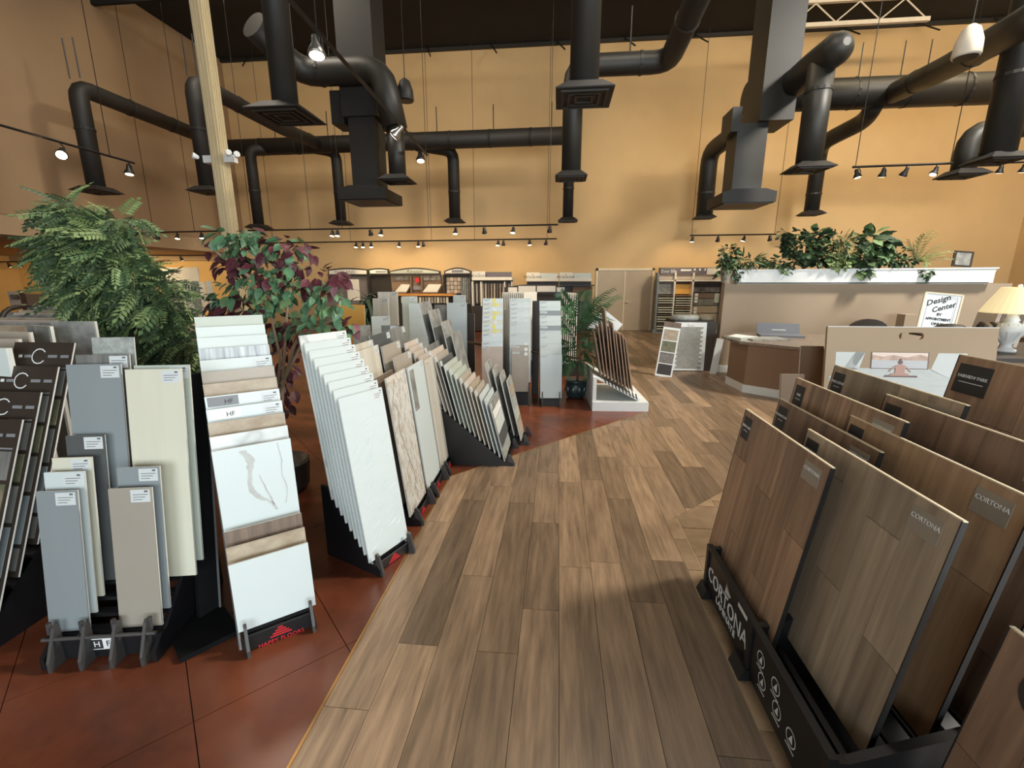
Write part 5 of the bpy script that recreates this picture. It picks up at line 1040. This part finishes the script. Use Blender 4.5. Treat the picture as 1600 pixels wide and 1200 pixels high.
# strap leaf plant beyond
Yp = 7.6; pc = W(573, 470, Yp); t = thing('strap_leaf_plant', 'dark arching strap leaf plant in front of the carpet displays', 'plant', (pc.x, Yp, 0))
part('pot', MB().lathe([(.16, 0), (.2, .3), (.17, .3)], 16), 'board_brown', t); part('stem', MB().tube([(0, 0, .28), (.03, 0, .9), (0, 0, pc.z-.1)], .03, 7), 'bark', t)
for i in range(46):
    a = R.uniform(0, 2*PI); L = R.uniform(.35, .62); rise = R.uniform(-.1, .45); z0 = pc.z+R.uniform(-.4, .1); s = MB(); n = 6
    for k in range(n+1):
        u = k/n; r = L*u; z = z0+rise*u*1.3-(.65+rise*.6)*u*u*L*1.4; w2 = .034*(1-u**3)
        s.v += [(r*math.cos(a)-w2*math.sin(a), r*math.sin(a)+w2*math.cos(a), z), (r*math.cos(a)+w2*math.sin(a), r*math.sin(a)-w2*math.cos(a), z)]
    s.f = [(2*k, 2*k+1, 2*k+3, 2*k+2) for k in range(n)]; s.m = [0]*n
    part('leaf', s, 'leaf_dark', t)
# plants on the planter wall
def planter(name, label, px, pyb, Y, cl, meshes, n, pot=None):
    n = int(n*1.7)
    p = W(px, pyb, Y); t = thing(name, label, 'plant', p); b0 = Vector(p)
    if pot: part('pot', MB().lathe([(pot*.75, -pot*2.0), (pot, .0), (pot*.9, 0)], 14), 'pot_grey', t)
    items = [(q, d+Vector((R.uniform(-.6, .6), R.uniform(-.7, .3), R.uniform(-.5, .5))), R.uniform(.7, 1.25), R.choice(meshes), R.uniform(-.8, .8)) for q, d in cloud(cl, n)]
    for q, d, *_ in items[::9]: part('stem', MB().tube([(0, 0, -.02), (Vector(q)-b0)*.5+Vector((0, 0, .05)), Vector(q)-b0], .005, 4), 'bark', t)
    foliage(t, 'leaf', items); return t
rd_ = [leafmesh('leaf', .13, .10, m, .2) for m in ('leaf_dark', 'leaf_green')]; sm = [leafmesh('leaf', .09, .065, m, .3) for m in ('leaf_dark', 'leaf_green')]; bigl = [leafmesh('leaf', .2, .13, m, .35) for m in ('leaf_dark', 'leaf_green')]; spk = [leafmesh('leaf', .24, .028, m, .25) for m in ('leaf_green', 'leaf_dark', 'leaf_grass')]; ylw = [leafmesh('leaf', .14, .11, 'leaf_light', .3)]
Yq = 9.05
planter('ivy_plant', 'leafy pothos in a grey pot on the left end of the planter wall', 1136, 423, 8.97, [(1140, 400, 16, 18, 9.0, .15, 2), (1138, 415, 20, 14, 9.0, .15, 1.2), (1124, 432, 6, 8, 8.9, .06, .25), (1152, 428, 7, 12, 8.95, .06, .35)], sm, 170, pot=.11)
planter('small_potted_plant', 'tiny spiky plant in a white pot, left of two on the planter', 1161, 419, 9.0, [(1161, 408, 8, 6, 9.0, .08, 1)], spk[:1], 22, pot=.06)
planter('small_potted_plant', 'tiny spiky plant in a white pot, right of two on the planter', 1174, 418, 9.0, [(1174, 408, 10, 4, 9.0, .08, 1)], spk[:2], 24, pot=.07)
planter('round_leaf_plant', 'dark round leaved plant at the left of the white planter', 1255, 420, Yq, [(1255, 385, 38, 24, Yq, .22, 2.6), (1275, 368, 22, 10, Yq, .15, .7), (1230, 372, 14, 12, Yq, .15, .5), (1285, 400, 22, 14, Yq, .2, .7)], rd_, 210)
planter('trailing_ivy', 'low ivy trailing over the planter front at left', 1225, 419, Yq-.1, [(1222, 410, 40, 9, Yq-.1, .08, 1.5), (1228, 420, 10, 6, Yq-.16, .04, .3), (1195, 410, 10, 6, Yq-.05, .05, .3)], sm, 90)
planter('spiky_fern', 'spiky grey green fern in the middle of the planter', 1325, 418, Yq, [(1325, 392, 30, 22, Yq, .2, 1.5), (1310, 372, 14, 10, Yq, .12, .4)], spk, 130)
planter('yellow_leaf_plant', 'small yellow green plant at the planter rim', 1310, 418, Yq-.1, [(1310, 408, 16, 8, Yq-.12, .06, 1)], ylw, 30)
planter('lobed_leaf_plant', 'large dark lobed leaf plant right of the fern', 1365, 418, Yq, [(1362, 380, 26, 20, Yq, .2, 1.6), (1382, 385, 14, 18, Yq, .15, .8), (1350, 405, 20, 10, Yq-.1, .1, .5), (1347, 424, 8, 5, Yq-.16, .03, .2)], bigl, 110)
planter('trailing_ivy', 'low ivy along the right half of the planter rim', 1405, 417, Yq-.08, [(1400, 408, 40, 7, Yq-.08, .08, 1.5), (1449, 425, 7, 9, Yq-.17, .03, .3), (1408, 395, 14, 8, Yq, .08, .3)], sm, 90)
p = W(1432, 412, Yq); t = thing('feather_palm_plant', 'pale feathery palm plant at the right of the planter', 'plant', p)
for ex, ey, mx, my in ((1455, 360, 1432, 372), (1462, 366, 1438, 382), (1420, 375, 1424, 390), (1490, 392, 1455, 388), (1495, 405, 1460, 396), (1475, 398, 1452, 392), (1440, 368, 1430, 380), (1480, 380, 1450, 384), (1450, 412, 1442, 398), (1428, 382, 1428, 395)):
    P1, P2 = W(mx, my, Yq-.05)-p, W(ex, ey, Yq-.1)-p; pts = [P1*2*u*(1-u)+P2*u*u for u in [k/5 for k in range(6)]]; part('frond', frond(pts, .14, .018, 'leaf_grass', 11, R.uniform(-1, 1)), 'leaf_grass' if ex > 1440 else 'leaf_green', t)
